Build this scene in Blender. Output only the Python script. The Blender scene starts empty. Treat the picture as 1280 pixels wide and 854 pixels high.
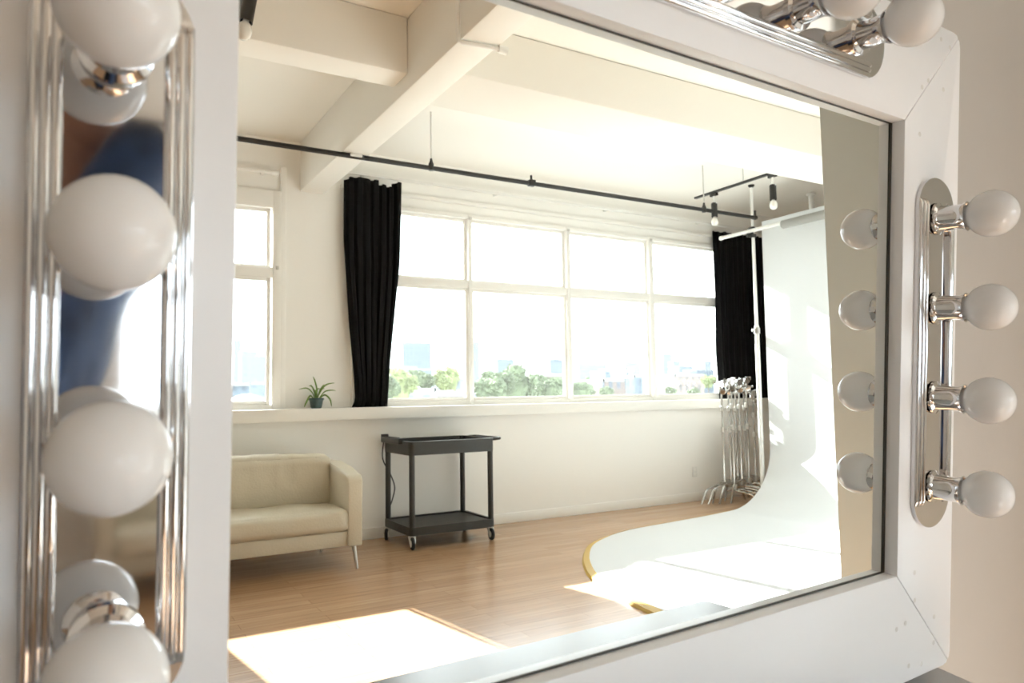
import bpy, bmesh, math, random
from mathutils import Vector, Matrix, noise
random.seed(11)
PI = math.pi
scene = bpy.context.scene
COL = scene.collection

# ------------------------------------------------------------------ materials
def mat(name, color=(0.8, 0.8, 0.8), rough=0.5, metal=0.0, spec=0.5, bump=0.0, bscale=40.0, var=0.0, vscale=3.0, coat=0.0):
    m = bpy.data.materials.new(name); m.use_nodes = True
    nt = m.node_tree; b = nt.nodes['Principled BSDF']
    b.inputs['Base Color'].default_value = (*color, 1)
    b.inputs['Roughness'].default_value = rough
    b.inputs['Metallic'].default_value = metal
    b.inputs['Specular IOR Level'].default_value = spec
    b.inputs['Coat Weight'].default_value = coat
    tc = nt.nodes.new('ShaderNodeTexCoord')
    if var > 0:
        n = nt.nodes.new('ShaderNodeTexNoise'); n.inputs['Scale'].default_value = vscale; n.inputs['Detail'].default_value = 5
        nt.links.new(tc.outputs['Object'], n.inputs['Vector'])
        r = nt.nodes.new('ShaderNodeValToRGB')
        r.color_ramp.elements[0].position = 0.3; r.color_ramp.elements[1].position = 0.7
        r.color_ramp.elements[0].color = (*[c * (1 - var) for c in color], 1)
        r.color_ramp.elements[1].color = (*[min(1, c * (1 + var)) for c in color], 1)
        nt.links.new(n.outputs['Fac'], r.inputs['Fac']); nt.links.new(r.outputs['Color'], b.inputs['Base Color'])
    if bump > 0:
        n = nt.nodes.new('ShaderNodeTexNoise'); n.inputs['Scale'].default_value = bscale; n.inputs['Detail'].default_value = 4
        nt.links.new(tc.outputs['Object'], n.inputs['Vector'])
        bp = nt.nodes.new('ShaderNodeBump'); bp.inputs['Strength'].default_value = bump; bp.inputs['Distance'].default_value = 0.01
        nt.links.new(n.outputs['Fac'], bp.inputs['Height']); nt.links.new(bp.outputs['Normal'], b.inputs['Normal'])
    return m

def mat_wood():
    m = bpy.data.materials.new('oak_laminate'); m.use_nodes = True
    nt = m.node_tree; b = nt.nodes['Principled BSDF']
    tc = nt.nodes.new('ShaderNodeTexCoord')
    br = nt.nodes.new('ShaderNodeTexBrick')
    br.offset = 0.37; br.inputs['Scale'].default_value = 1.0
    br.inputs['Brick Width'].default_value = 1.25; br.inputs['Row Height'].default_value = 0.095
    br.inputs['Mortar Size'].default_value = 0.0012; br.inputs['Mortar Smooth'].default_value = 0.2
    br.inputs['Color1'].default_value = (0.46, 0.28, 0.16, 1); br.inputs['Color2'].default_value = (0.54, 0.345, 0.205, 1)
    br.inputs['Mortar'].default_value = (0.28, 0.155, 0.08, 1); br.inputs['Bias'].default_value = 0.0
    nt.links.new(tc.outputs['Object'], br.inputs['Vector'])
    mp = nt.nodes.new('ShaderNodeMapping'); mp.inputs['Scale'].default_value = (1.2, 22, 1)
    nt.links.new(tc.outputs['Object'], mp.inputs['Vector'])
    n = nt.nodes.new('ShaderNodeTexNoise'); n.inputs['Scale'].default_value = 2.0; n.inputs['Detail'].default_value = 6
    nt.links.new(mp.outputs['Vector'], n.inputs['Vector'])
    mix = nt.nodes.new('ShaderNodeMixRGB'); mix.blend_type = 'OVERLAY'; mix.inputs['Fac'].default_value = 0.35
    nt.links.new(br.outputs['Color'], mix.inputs['Color1']); nt.links.new(n.outputs['Fac'], mix.inputs['Color2'])
    nt.links.new(mix.outputs['Color'], b.inputs['Base Color'])
    b.inputs['Roughness'].default_value = 0.22
    b.inputs['Specular IOR Level'].default_value = 0.5
    bp = nt.nodes.new('ShaderNodeBump'); bp.inputs['Strength'].default_value = 0.08; bp.inputs['Distance'].default_value = 0.004
    nt.links.new(n.outputs['Fac'], bp.inputs['Height']); nt.links.new(bp.outputs['Normal'], b.inputs['Normal'])
    return m

def mat_mirror():
    m = bpy.data.materials.new('silvered_mirror'); m.use_nodes = True
    nt = m.node_tree; nt.nodes.remove(nt.nodes['Principled BSDF'])
    g = nt.nodes.new('ShaderNodeBsdfGlossy'); g.inputs['Color'].default_value = (0.90, 0.92, 0.895, 1); g.inputs['Roughness'].default_value = 0.0
    nt.links.new(g.outputs[0], nt.nodes['Material Output'].inputs['Surface'])
    return m

def mat_pane():
    m = bpy.data.materials.new('window_glass'); m.use_nodes = True
    nt = m.node_tree; nt.nodes.remove(nt.nodes['Principled BSDF'])
    t = nt.nodes.new('ShaderNodeBsdfTransparent'); t.inputs['Color'].default_value = (0.95, 0.97, 0.97, 1)
    g = nt.nodes.new('ShaderNodeBsdfGlossy'); g.inputs['Roughness'].default_value = 0.0
    mx = nt.nodes.new('ShaderNodeMixShader')
    lw = nt.nodes.new('ShaderNodeFresnel'); lw.inputs['IOR'].default_value = 1.35
    nt.links.new(lw.outputs[0], mx.inputs['Fac'])
    tl = nt.nodes.new('ShaderNodeBsdfTranslucent'); tl.inputs['Color'].default_value = (0.9, 0.9, 0.88, 1)
    veil = nt.nodes.new('ShaderNodeMixShader'); veil.inputs['Fac'].default_value = 0.006      # translucent film added to veil the view like haze
    nt.links.new(t.outputs[0], veil.inputs[1]); nt.links.new(tl.outputs[0], veil.inputs[2])
    nt.links.new(veil.outputs[0], mx.inputs[1]); nt.links.new(g.outputs[0], mx.inputs[2])
    nt.links.new(mx.outputs[0], nt.nodes['Material Output'].inputs['Surface'])
    return m

def mat_bulb(name, clear, tint=(0.95, 0.95, 0.955)):
    m = bpy.data.materials.new(name); m.use_nodes = True
    nt = m.node_tree; nt.nodes.remove(nt.nodes['Principled BSDF'])
    d = nt.nodes.new('ShaderNodeBsdfDiffuse'); d.inputs['Color'].default_value = (*tint, 1)
    tl = nt.nodes.new('ShaderNodeBsdfTranslucent'); tl.inputs['Color'].default_value = (*tint, 1)
    a = nt.nodes.new('ShaderNodeMixShader'); a.inputs['Fac'].default_value = 0.08
    nt.links.new(d.outputs[0], a.inputs[1]); nt.links.new(tl.outputs[0], a.inputs[2])
    t = nt.nodes.new('ShaderNodeBsdfTransparent')
    b = nt.nodes.new('ShaderNodeMixShader'); b.inputs['Fac'].default_value = clear
    nt.links.new(a.outputs[0], b.inputs[1]); nt.links.new(t.outputs[0], b.inputs[2])
    g = nt.nodes.new('ShaderNodeBsdfGlossy'); g.inputs['Roughness'].default_value = 0.04
    fr = nt.nodes.new('ShaderNodeFresnel'); fr.inputs['IOR'].default_value = 1.45
    c = nt.nodes.new('ShaderNodeMixShader')
    nt.links.new(fr.outputs[0], c.inputs['Fac']); nt.links.new(b.outputs[0], c.inputs[1]); nt.links.new(g.outputs[0], c.inputs[2])
    nt.links.new(c.outputs[0], nt.nodes['Material Output'].inputs['Surface'])
    return m

def mat_facade(name, wall, glass, sx, sz):
    m = bpy.data.materials.new(name); m.use_nodes = True
    nt = m.node_tree; b = nt.nodes['Principled BSDF']; b.inputs['Roughness'].default_value = 0.7
    tc = nt.nodes.new('ShaderNodeTexCoord')
    sep = nt.nodes.new('ShaderNodeSeparateXYZ'); nt.links.new(tc.outputs['Object'], sep.inputs[0])
    add = nt.nodes.new('ShaderNodeMath'); add.operation = 'ADD'
    nt.links.new(sep.outputs['X'], add.inputs[0]); nt.links.new(sep.outputs['Y'], add.inputs[1])
    cmb = nt.nodes.new('ShaderNodeCombineXYZ'); nt.links.new(add.outputs[0], cmb.inputs['X']); nt.links.new(sep.outputs['Z'], cmb.inputs['Y'])
    br = nt.nodes.new('ShaderNodeTexBrick'); br.offset = 0.0; br.inputs['Scale'].default_value = 1.0
    br.inputs['Brick Width'].default_value = sx; br.inputs['Row Height'].default_value = sz
    br.inputs['Mortar Size'].default_value = min(sx, sz) * 0.27; br.inputs['Mortar Smooth'].default_value = 0.0
    br.inputs['Color1'].default_value = (*glass, 1); br.inputs['Color2'].default_value = (*[g * 1.25 for g in glass], 1)
    br.inputs['Mortar'].default_value = (*wall, 1)
    nt.links.new(cmb.outputs[0], br.inputs['Vector']); nt.links.new(br.outputs['Color'], b.inputs['Base Color'])
    return m

M = {}
M['wall'] = mat('white_painted_plaster', (0.90, 0.892, 0.868), 0.55, bump=0.12, bscale=9)
M['ceiling'] = mat('cream_ceiling_paint', (0.885, 0.862, 0.812), 0.6, bump=0.15, bscale=5)
M['beige'] = mat('beige_wall_paint', (0.425, 0.405, 0.378), 0.6, bump=0.05, bscale=30, var=0.02)
M['shadewall'] = mat('beige_wall_shade_tint', (0.60, 0.645, 0.635), 0.6, bump=0.05, bscale=30)  # beige wall's shaded side: grey-green cast put into the base colour
M['trim'] = mat('white_gloss_trim', (0.87, 0.86, 0.83), 0.35)
M['floor'] = mat_wood()
M['frame'] = mat('white_lacquered_board', (0.80, 0.812, 0.832), 0.32, bump=0.03, bscale=60)
M['filler'] = mat('grey_wood_filler', (0.68, 0.675, 0.66), 0.6)
M['mirror'] = mat_mirror()
M['edge'] = mat('dark_mirror_edge', (0.035, 0.035, 0.028), 0.4)
M['chrome'] = mat('polished_chrome', (0.74, 0.74, 0.75), 0.055, 1.0)
M['chrome_soft'] = mat('worn_chrome', (0.60, 0.59, 0.57), 0.14, 1.0)
M['steel'] = mat('grey_brushed_steel', (0.62, 0.61, 0.58), 0.3, 1.0)
M['bulb_white'] = mat_bulb('opal_bulb_glass', 0.02)
M['bulb_pearl'] = mat_bulb('pearl_bulb_glass', 0.20)
M['bulb_spot'] = mat_bulb('white_spot_bulb_glass', 0.05, (0.95, 0.94, 0.90))
M['pane'] = mat_pane()
M['black'] = mat('black_plastic', (0.022, 0.022, 0.022), 0.42, bump=0.15, bscale=180)
M['charcoal'] = mat('charcoal_moulded_plastic', (0.030, 0.030, 0.028), 0.48, bump=0.2, bscale=150)
M['blackmetal'] = mat('black_painted_metal', (0.018, 0.017, 0.016), 0.4)
M['curtain'] = mat('black_velvet_curtain', (0.006, 0.006, 0.0065), 0.9, spec=0.15)
M['leather'] = mat('cream_leather', (0.63, 0.585, 0.475), 0.42, bump=0.25, bscale=70, var=0.04, vscale=4)
M['cyc'] = mat('matte_white_cyclorama_paint', (0.655, 0.675, 0.685), 0.6)
M['yellow'] = mat('yellow_edge_tape', (0.56, 0.36, 0.05), 0.5)
M['white_metal'] = mat('white_painted_metal', (0.80, 0.80, 0.78), 0.35)
M['greycard'] = mat('grey_cardboard_tube', (0.30, 0.295, 0.28), 0.7)
M['paper'] = mat('white_seamless_paper', (0.85, 0.85, 0.83), 0.8)
M['pot'] = mat('dark_teal_glazed_pot', (0.045, 0.085, 0.085), 0.35)
M['soil'] = mat('dark_potting_soil', (0.05, 0.035, 0.025), 0.9, bump=0.5, bscale=90)
M['leaf'] = mat('spider_plant_leaf', (0.16, 0.27, 0.06), 0.45, var=0.25, vscale=25)
M['table'] = mat('grey_glossy_tabletop', (0.42, 0.43, 0.44), 0.24, spec=0.8)
M['tableleg'] = mat('white_table_leg', (0.75, 0.75, 0.74), 0.4)
M['skin'] = mat('skin', (0.55, 0.30, 0.21), 0.5)
M['denim'] = mat('blue_denim', (0.045, 0.085, 0.19), 0.85, bump=0.3, bscale=120, var=0.55, vscale=11)
M['navy'] = mat('dark_navy_trousers', (0.02, 0.022, 0.035), 0.85)
M['hair'] = mat('dark_brown_hair', (0.03, 0.018, 0.012), 0.5, bump=0.5, bscale=120)
M['lens'] = mat('coated_lens_glass', (0.01, 0.01, 0.02), 0.03, coat=1.0)
M['rubber'] = mat('black_rubber', (0.02, 0.02, 0.02), 0.7)
M['foliage'] = mat('tree_foliage', (0.085, 0.108, 0.058), 0.8, var=0.45, vscale=0.9)
M['foliage_light'] = mat('yellow_green_foliage', (0.17, 0.20, 0.085), 0.8, var=0.4, vscale=0.9)
M['bark'] = mat('tree_bark', (0.12, 0.09, 0.07), 0.9)
M['ground'] = mat('city_ground', (0.20, 0.21, 0.19), 0.9, var=0.3, vscale=0.03)
M['roofgrey'] = mat('grey_roof_felt', (0.22, 0.22, 0.22), 0.8)
M['roofwhite'] = mat('white_roof_coating', (0.30, 0.30, 0.30), 0.7)

# ------------------------------------------------------------------ mesh helpers
def add_box(bm, c0, c1, bev=0.0, seg=2, mi=0):
    lo = [min(a, b) for a, b in zip(c0, c1)]; hi = [max(a, b) for a, b in zip(c0, c1)]
    t = bmesh.new()
    r = bmesh.ops.create_cube(t, size=1.0)
    for v in t.verts:
        v.co = Vector([lo[i] + (v.co[i] + 0.5) * (hi[i] - lo[i]) for i in range(3)])
    if bev > 0:
        bmesh.ops.bevel(t, geom=t.edges[:], offset=bev, segments=seg, profile=0.5, affect='EDGES')
    merge(bm, t, mi)

def merge(bm, t, mi=0, mtx=None):
    if mtx is not None: t.transform(mtx)
    vm = {v: bm.verts.new(v.co) for v in t.verts}
    for f in t.faces:
        try:
            nf = bm.faces.new([vm[v] for v in f.verts]); nf.material_index = mi
        except ValueError:
            pass
    t.free()

def ring_basis(d):
    d = Vector(d).normalized()
    a = Vector((0, 0, 1)) if abs(d.z) < 0.9 else Vector((1, 0, 0))
    x = d.cross(a).normalized(); y = d.cross(x).normalized()
    return x, y, d

def add_tube(bm, pts, r, seg=12, caps=True, mi=0):
    pts = [Vector(p) for p in pts]; n = len(pts)
    rs = r if isinstance(r, (list, tuple)) else [r] * n
    rings = []; prev = None
    for i, p in enumerate(pts):
        d = (pts[min(i + 1, n - 1)] - pts[max(i - 1, 0)]).normalized()
        if prev is None: x, y, _ = ring_basis(d)
        else:
            x = (prev - d * prev.dot(d)).normalized(); y = d.cross(x)
        prev = x
        rings.append([bm.verts.new(p + (x * math.cos(2 * PI * k / seg) + y * math.sin(2 * PI * k / seg)) * rs[i]) for k in range(seg)])
    for a, b in zip(rings, rings[1:]):
        for k in range(seg):
            f = bm.faces.new((a[k], a[(k + 1) % seg], b[(k + 1) % seg], b[k])); f.material_index = mi
    if caps:
        bm.faces.new(rings[0][::-1]).material_index = mi; bm.faces.new(rings[-1]).material_index = mi

def add_lathe(bm, prof, o=(0, 0, 0), d=(0, 0, 1), seg=24, mi=0):
    x, y, d = ring_basis(d); o = Vector(o); rings = []
    for r, z in prof:
        if r < 1e-6: rings.append([bm.verts.new(o + d * z)])
        else: rings.append([bm.verts.new(o + d * z + (x * math.cos(2 * PI * k / seg) + y * math.sin(2 * PI * k / seg)) * r) for k in range(seg)])
    for a, b in zip(rings, rings[1:]):
        for k in range(seg):
            if len(a) == 1 and len(b) == 1: continue
            if len(a) == 1: f = (a[0], b[(k + 1) % seg], b[k])
            elif len(b) == 1: f = (a[k], a[(k + 1) % seg], b[0])
            else: f = (a[k], a[(k + 1) % seg], b[(k + 1) % seg], b[k])
            bm.faces.new(f).material_index = mi
    if len(rings[0]) > 1: bm.faces.new(rings[0][::-1]).material_index = mi
    if len(rings[-1]) > 1: bm.faces.new(rings[-1]).material_index = mi

def add_prism(bm, poly, lo, hi, f, mi=0):
    """poly: 2-D points, f(a, b, t) -> 3-D point; solid between t = lo and t = hi"""
    A = [bm.verts.new(f(a, b, lo)) for a, b in poly]; B = [bm.verts.new(f(a, b, hi)) for a, b in poly]
    n = len(poly)
    for k in range(n): bm.faces.new((A[k], A[(k + 1) % n], B[(k + 1) % n], B[k])).material_index = mi
    bm.faces.new(A[::-1]).material_index = mi; bm.faces.new(B).material_index = mi

def add_sphere(bm, c, r, u=20, v=12, sc=(1, 1, 1), mi=0):
    t = bmesh.new(); bmesh.ops.create_uvsphere(t, u_segments=u, v_segments=v, radius=r)
    for q in t.verts: q.co = Vector((q.co.x * sc[0] + c[0], q.co.y * sc[1] + c[1], q.co.z * sc[2] + c[2]))
    merge(bm, t, mi)

def finish(name, bm, mats, parent=None, origin=(0, 0, 0), flip=True, angle=38, recalc=True):
    """The room is laid out with y running from the mirror towards the windows; flip puts the windows at -y."""
    o = Vector(origin)
    for v in bm.verts:
        v.co -= o
        if flip: v.co.y = -v.co.y
    if flip:
        bmesh.ops.reverse_faces(bm, faces=bm.faces[:])
    if recalc: bmesh.ops.recalc_face_normals(bm, faces=bm.faces[:])
    lim = math.radians(angle)
    for f in bm.faces: f.smooth = True
    for e in bm.edges:
        if len(e.link_faces) == 2:
            try: e.smooth = e.calc_face_angle() < lim
            except ValueError: pass
    me = bpy.data.meshes.new(name); bm.to_mesh(me); bm.free()
    for m in (mats if isinstance(mats, (list, tuple)) else [mats]): me.materials.append(m)
    ob = bpy.data.objects.new(name, me); COL.objects.link(ob)
    if parent is not None: ob.parent = parent
    else: ob.location = (o.x, -o.y if flip else o.y, o.z)
    return ob

def tag(o, label, cat, group=None, kind=None):
    o['label'] = label; o['category'] = cat
    if group: o['group'] = group
    if kind: o['kind'] = kind
    return o

def thing(name, label, cat, origin=(0, 0, 0), group=None):
    o = bpy.data.objects.new(name, None); COL.objects.link(o); o.empty_display_size = 0.1
    o.location = (origin[0], -origin[1], origin[2])
    return tag(o, label, cat, group)

def struct(o):
    o['kind'] = 'structure'; return o

def boxes(name, lst, m, parent=None, origin=(0, 0, 0), bev=0.0):
    bm = bmesh.new()
    for c0, c1 in lst: add_box(bm, c0, c1, bev)
    return finish(name, bm, m, parent, origin)

def catmull(pts, n=6):
    pts = [Vector(p) for p in pts]; out = []
    for i in range(len(pts) - 1):
        p0 = pts[max(i - 1, 0)]; p1 = pts[i]; p2 = pts[i + 1]; p3 = pts[min(i + 2, len(pts) - 1)]
        for k in range(n):
            t = k / n
            out.append(0.5 * ((2 * p1) + (p2 - p0) * t + (2 * p0 - 5 * p1 + 4 * p2 - p3) * t * t + (3 * p1 - p0 - 3 * p2 + p3) * t ** 3))
    out.append(pts[-1]); return out

# ------------------------------------------------------------------ camera and mirror placement
CAMP = Vector((-0.07749, -1.34291, 1.35452))
AXR = Vector((0.798572, -0.597724, 0.070775)); AXU = Vector((-0.021916, 0.088633, 0.995823)); AXF = Vector((0.601500, 0.796788, -0.057680))
H = Vector((0.998317, -0.056634, 0.012482)); V = Vector((-0.008036, 0.078056, 0.996917)); N = Vector((-0.057434, -0.995339, 0.077469))
DM = 0.6746
MIR = Matrix.Translation(CAMP - N * DM) @ Matrix((H, V, N)).transposed().to_4x4()
def W(u, v, w): return MIR @ Vector((u, v, w))

cd = bpy.data.cameras.new('camera'); cam = bpy.data.objects.new('camera', cd); COL.objects.link(cam)
cam.matrix_world = Matrix.Translation(CAMP) @ Matrix((AXR, AXU, -AXF)).transposed().to_4x4()
cd.sensor_width = 36; cd.lens = 920 / 1280 * 36; cd.clip_start = 0.01; cd.clip_end = 4000
cd.dof.use_dof = True; cd.dof.focus_distance = 2.0; cd.dof.aperture_fstop = 6.3
scene.camera = cam

# ------------------------------------------------------------------ room shell  (x right, y from mirror to windows, z up)
XL, XR, YW, ZC = -2.6, 8.4, 6.30, 3.50
nw = Vector((N.x, N.y, 0)).normalized(); hw = Vector((-nw.y, nw.x, 0)); hw = hw if hw.x > 0 else -hw
dist = min((W(u, v, -0.020) - Vector((0, 0, 0))).dot(nw) for u in (-0.027, 1.381) for v in (-0.557, 0.557)) - 0.004
struct(boxes('floor', [((XL, 0.2, -0.12), (XR, 6.62, 0.0))], M['floor']))
struct(boxes('ceiling', [((XL, 0.2, ZC), (XR, 6.62, ZC + 0.15))], M['ceiling']))
struct(boxes('trim_1', [((1.64, 0.45, 3.06), (1.85, 6.44, ZC))], M['ceiling'], bev=0.012))
struct(boxes('trim_2', [((XL, 3.95, 3.15), (1.64, 4.18, ZC))], M['ceiling'], bev=0.015))
struct(boxes('trim_3', [((1.85, 3.82, 3.16), (XR, 4.36, ZC))], M['ceiling'], bev=0.02))
struct(boxes('trim_4', [((1.85, 1.9, 3.16), (XR, 2.3, ZC))], M['ceiling'], bev=0.02))
struct(boxes('trim_5', [((XL, 1.9, 3.15), (1.64, 2.13, ZC))], M['ceiling'], bev=0.015))
W1 = (0.24, 1.475); W2 = (2.10, 6.84); ZS, ZT = 1.152, 3.03
struct(boxes('wall_back', [((XL, YW, 0), (XR, 6.62, 1.05)),
    ((XL, 6.44, 1.05), (W1[0], 6.62, ZC)), ((W1[1], 6.44, 1.05), (W2[0], 6.62, ZC)), ((W2[1], 6.44, 1.05), (XR, 6.62, ZC)),
    ((W1[0], 6.44, ZT), (W1[1], 6.62, ZC)), ((W2[0], 6.44, ZT), (W2[1], 6.62, ZC))], M['wall']))
struct(boxes('trim_6', [((XL, 6.24, 1.048), (XR, 6.46, ZS))], M['trim'], bev=0.006))          # window ledge
struct(boxes('trim_7', [((W2[0] - 0.1, 6.405, 3.13), (6.9, 6.44, 3.165))], M['trim'], bev=0.004))
struct(boxes('trim_8', [((1.470, 6.41, ZS), (1.520, 6.44, 3.25))], M['wall'], bev=0.004))
struct(boxes('baseboard_back', [((XL, 6.283, 0), (XR, YW, 0.095))], M['trim'], bev=0.003))
struct(boxes('wall_left', [((XL - 0.15, 0.2, 0), (XL, 6.62, ZC))], M['wall']))
struct(boxes('wall_right', [((XR, 0.2, 0), (XR + 0.15, 6.62, ZC))], M['wall']))
bm = bmesh.new()
def wallpt(a, t, z): p = nw * (dist - t) + hw * a; return Vector((p.x, p.y, z))
add_prism(bm, [(-2.7, 0), (8.45, 0), (8.45, ZC), (-2.7, ZC)], 0.0, 0.10, lambda a, b, t: wallpt(a, t, b))
struct(finish('wall_front', bm, M['beige'], flip=False))
struct(boxes('wall_side', [((2.15, 0.40, 0), (2.27, 1.569, ZC))], M['shadewall'], bev=0.004))

# windows -------------------------------------------------------------------
def window(name, x0, x1, glass_x, zlow, zup):
    """glass_x: visible glass spans; zlow, zup: (bottom, top) of the lower and the upper panes"""
    root = bpy.data.objects.new(name, None); COL.objects.link(root); root.location = (x0, -6.40, ZS); struct(root)
    o = (x0, 6.40, ZS)
    fr = [((x0, 6.397, ZS + 0.001), (glass_x[0][0] - 0.045, 6.523, ZT - 0.001)), ((glass_x[-1][1] + 0.045, 6.397, ZS + 0.001), (x1, 6.523, ZT - 0.001)),
          ((x0 + 0.001, 6.40, ZS), (x1 - 0.001, 6.52, zlow[0] - 0.03)), ((x0 + 0.001, 6.40, zup[1] + 0.03), (x1 - 0.001, 6.52, ZT)),
          ((x0 + 0.002, 6.405, zlow[1] + 0.03), (x1 - 0.002, 6.515, zup[0] - 0.02))]
    for (a, b), (c, d) in zip(glass_x, glass_x[1:]):
        fr.append(((b + 0.028, 6.392, ZS), (c - 0.028, 6.52, ZT)))
    bm = bmesh.new()
    for c0, c1 in fr: add_box(bm, c0, c1, 0.004)
    finish('window_frame', bm, M['trim'], root, o)
    for i, (a, b) in enumerate(glass_x):
        for (z0, z1), yy in ((zlow, 6.420 if i % 3 == 0 else 6.43), (zup, 6.445)):
            bm = bmesh.new()
            for c0, c1 in (((a - 0.032, yy, z0 - 0.035), (a, yy + 0.03, z1 + 0.035)), ((b, yy, z0 - 0.035), (b + 0.032, yy + 0.03, z1 + 0.035)),
                           ((a, yy, z0 - 0.035), (b, yy + 0.03, z0)), ((a, yy, z1), (b, yy + 0.03, z1 + 0.035))):
                add_box(bm, c0, c1, 0.003)
            s = finish('sash', bm, M['trim'], root, o)
            finish('pane', (lambda q: (add_box(q, (a - 0.005, yy + 0.013, z0 - 0.005), (b + 0.005, yy + 0.016, z1 + 0.005)), q)[1])(bmesh.new()), M['pane'], s, o)
    for (a, b), (c, d) in list(zip(glass_x, glass_x[1:])):
        bm = bmesh.new(); add_box(bm, ((b + c) / 2 - 0.016, 6.380, zup[1] + 0.015), ((b + c) / 2 + 0.016, 6.392, zup[1] + 0.045), 0.003)
        finish('latch', bm, M['steel'], root, o)
    if len(glass_x) == 1:
        bm = bmesh.new(); add_box(bm, (x1 - 0.045, 6.388, zlow[1] + 0.10), (x1 - 0.02, 6.40, zlow[1] + 0.13), 0.003)
        finish('latch', bm, M['steel'], root, o)
    return root
window('window_1', W1[0], W1[1], [(0.33, 1.362)], (1.222, 2.245), (2.385, 2.848))
window('window_2', W2[0], W2[1], [(2.22, 3.254), (3.347, 4.43), (4.533, 5.575), (5.692, 6.73)], (1.226, 2.268), (2.388, 2.962))

# curtains -------------------------------------------------------------------
def curtain(name, label, left, right, waves, amp, ztop, notch):
    """left, right: [(z, x)] outlines; folds run down the cloth"""
    def at(tab, z):
        for (z0, a), (z1, b) in zip(tab, tab[1:]):
            if z1 <= z <= z0: return a + (b - a) * (z0 - z) / (z0 - z1)
        return tab[-1][1]
    bm = bmesh.new(); nx, nz = waves * 12, 44; g = []
    zb = left[-1][0]
    for j in range(nz + 1):
        row = []
        for i in range(nx + 1):
            s = i / nx
            top = ztop - notch(s); z = top + (zb - top) * j / nz
            a, b = at(left, z), at(right, z)
            ph = s * waves * 2 * PI + 0.7 * math.sin(3.1 * s + 0.9 * z)
            y = 6.335 + amp * math.sin(ph) * (0.75 + 0.25 * math.sin(5 * s + z)) + 0.01 * math.sin(17 * s + 2 * z)
            xx = a + (b - a) * s + 0.012 * math.cos(ph * 2)
            row.append(bm.verts.new((xx, y, z)))
        g.append(row)
    for j in range(nz):
        for i in range(nx): bm.faces.new((g[j][i], g[j][i + 1], g[j + 1][i + 1], g[j + 1][i]))
    o = ((left[0][1] + right[0][1]) / 2, 6.335, zb)
    ob = finish(name, bm, M['curtain'], None, o, recalc=False, angle=60)
    sm = ob.modifiers.new('thickness', 'SOLIDIFY'); sm.thickness = 0.005
    return tag(ob, label, 'curtain', 'black window curtains')
curtain('curtain', 'black curtain drawn narrow towards its foot, between the plant and the big window',
        [(3.26, 2.008), (2.64, 2.009), (1.93, 2.06), (1.40, 2.115), (1.22, 2.125), (1.156, 2.095)],
        [(3.26, 2.535), (2.47, 2.522), (1.80, 2.455), (1.50, 2.425), (1.156, 2.40)], 7, 0.032, 3.235,
        lambda s: (0.05 * max(0, 1 - s / 0.12) + (0.045 if 0.62 < s < 0.88 else 0) + 0.012 * abs(math.sin(9 * s))))
curtain('curtain', 'black curtain in the far corner, behind the cluster of chrome stands',
        [(3.26, 6.580), (2.4, 6.585), (1.716, 6.575), (1.4, 6.60), (1.156, 6.62)],
        [(3.26, 7.446), (1.156, 7.43)], 9, 0.032, 3.19, lambda s: 0.01 * abs(math.sin(14 * s)))
t = thing('curtain_rail', 'white curtain rail along the wall above the windows', 'rail', (1.95, 6.36, 3.255))
bm = bmesh.new(); add_box(bm, (1.92, 6.345, 3.258), (7.6, 6.372, 3.282), 0.004); finish('rail', bm, M['white_metal'], t, (1.95, 6.36, 3.255))
for x in (2.2, 3.6, 5.0, 6.4, 7.5):
    bm = bmesh.new(); add_box(bm, (x - 0.012, 6.36, 3.262), (x + 0.012, 6.44, 3.278)); finish('wall_bracket', bm, M['white_metal'], t, (1.95, 6.36, 3.255))

# ------------------------------------------------------------------ black pipe hung from the ceiling, pipes
o = (2.364, 5.236, 3.048)
t = thing('ceiling_pipe', 'long black pipe hung on thin rods under the ceiling, across the windows', 'pipe', o)
bm = bmesh.new(); add_tube(bm, [(-0.6, 5.236, 3.038), (6.03, 5.236, 3.050)], 0.019, 14); finish('pipe', bm, M['blackmetal'], t, o)
for x, zt in ((2.364, ZC), (5.322, ZC), (0.2, ZC)):
    bm = bmesh.new(); add_tube(bm, [(x, 5.236, 3.10), (x, 5.236, zt)], 0.006, 8); finish('hanger_rod', bm, M['steel'], t, o)
    bm = bmesh.new(); add_lathe(bm, [(0.009, 0.075), (0.013, 0.05), (0.022, 0.03), (0.022, -0.02), (0.0, -0.022)], (x, 5.236, 3.045), seg=14); finish('hanger_cup', bm, M['blackmetal'], t, o)
bm = bmesh.new(); add_box(bm, (3.27, 5.21, 3.022), (3.33, 5.262, 3.075), 0.006); add_tube(bm, [(3.297, 5.236, 3.07), (3.297, 5.236, 3.115)], 0.010, 10); finish('clamp', bm, M['blackmetal'], t, o)
bm = bmesh.new(); add_lathe(bm, [(0.024, 0), (0.026, 0.03), (0.020, 0.05), (0.0, 0.055)], (6.02, 5.236, 3.05), (1, 0, 0), 14); add_tube(bm, [(6.05, 5.236, 3.05), (6.05, 5.236, 3.125)], 0.012, 10); finish('end_fitting', bm, M['blackmetal'], t, o)
bm = bmesh.new(); add_box(bm, (1.70, 5.205, 3.035), (1.79, 5.267, 3.06), 0.004); finish('beam_clamp', bm, M['white_metal'], t, o)

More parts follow.
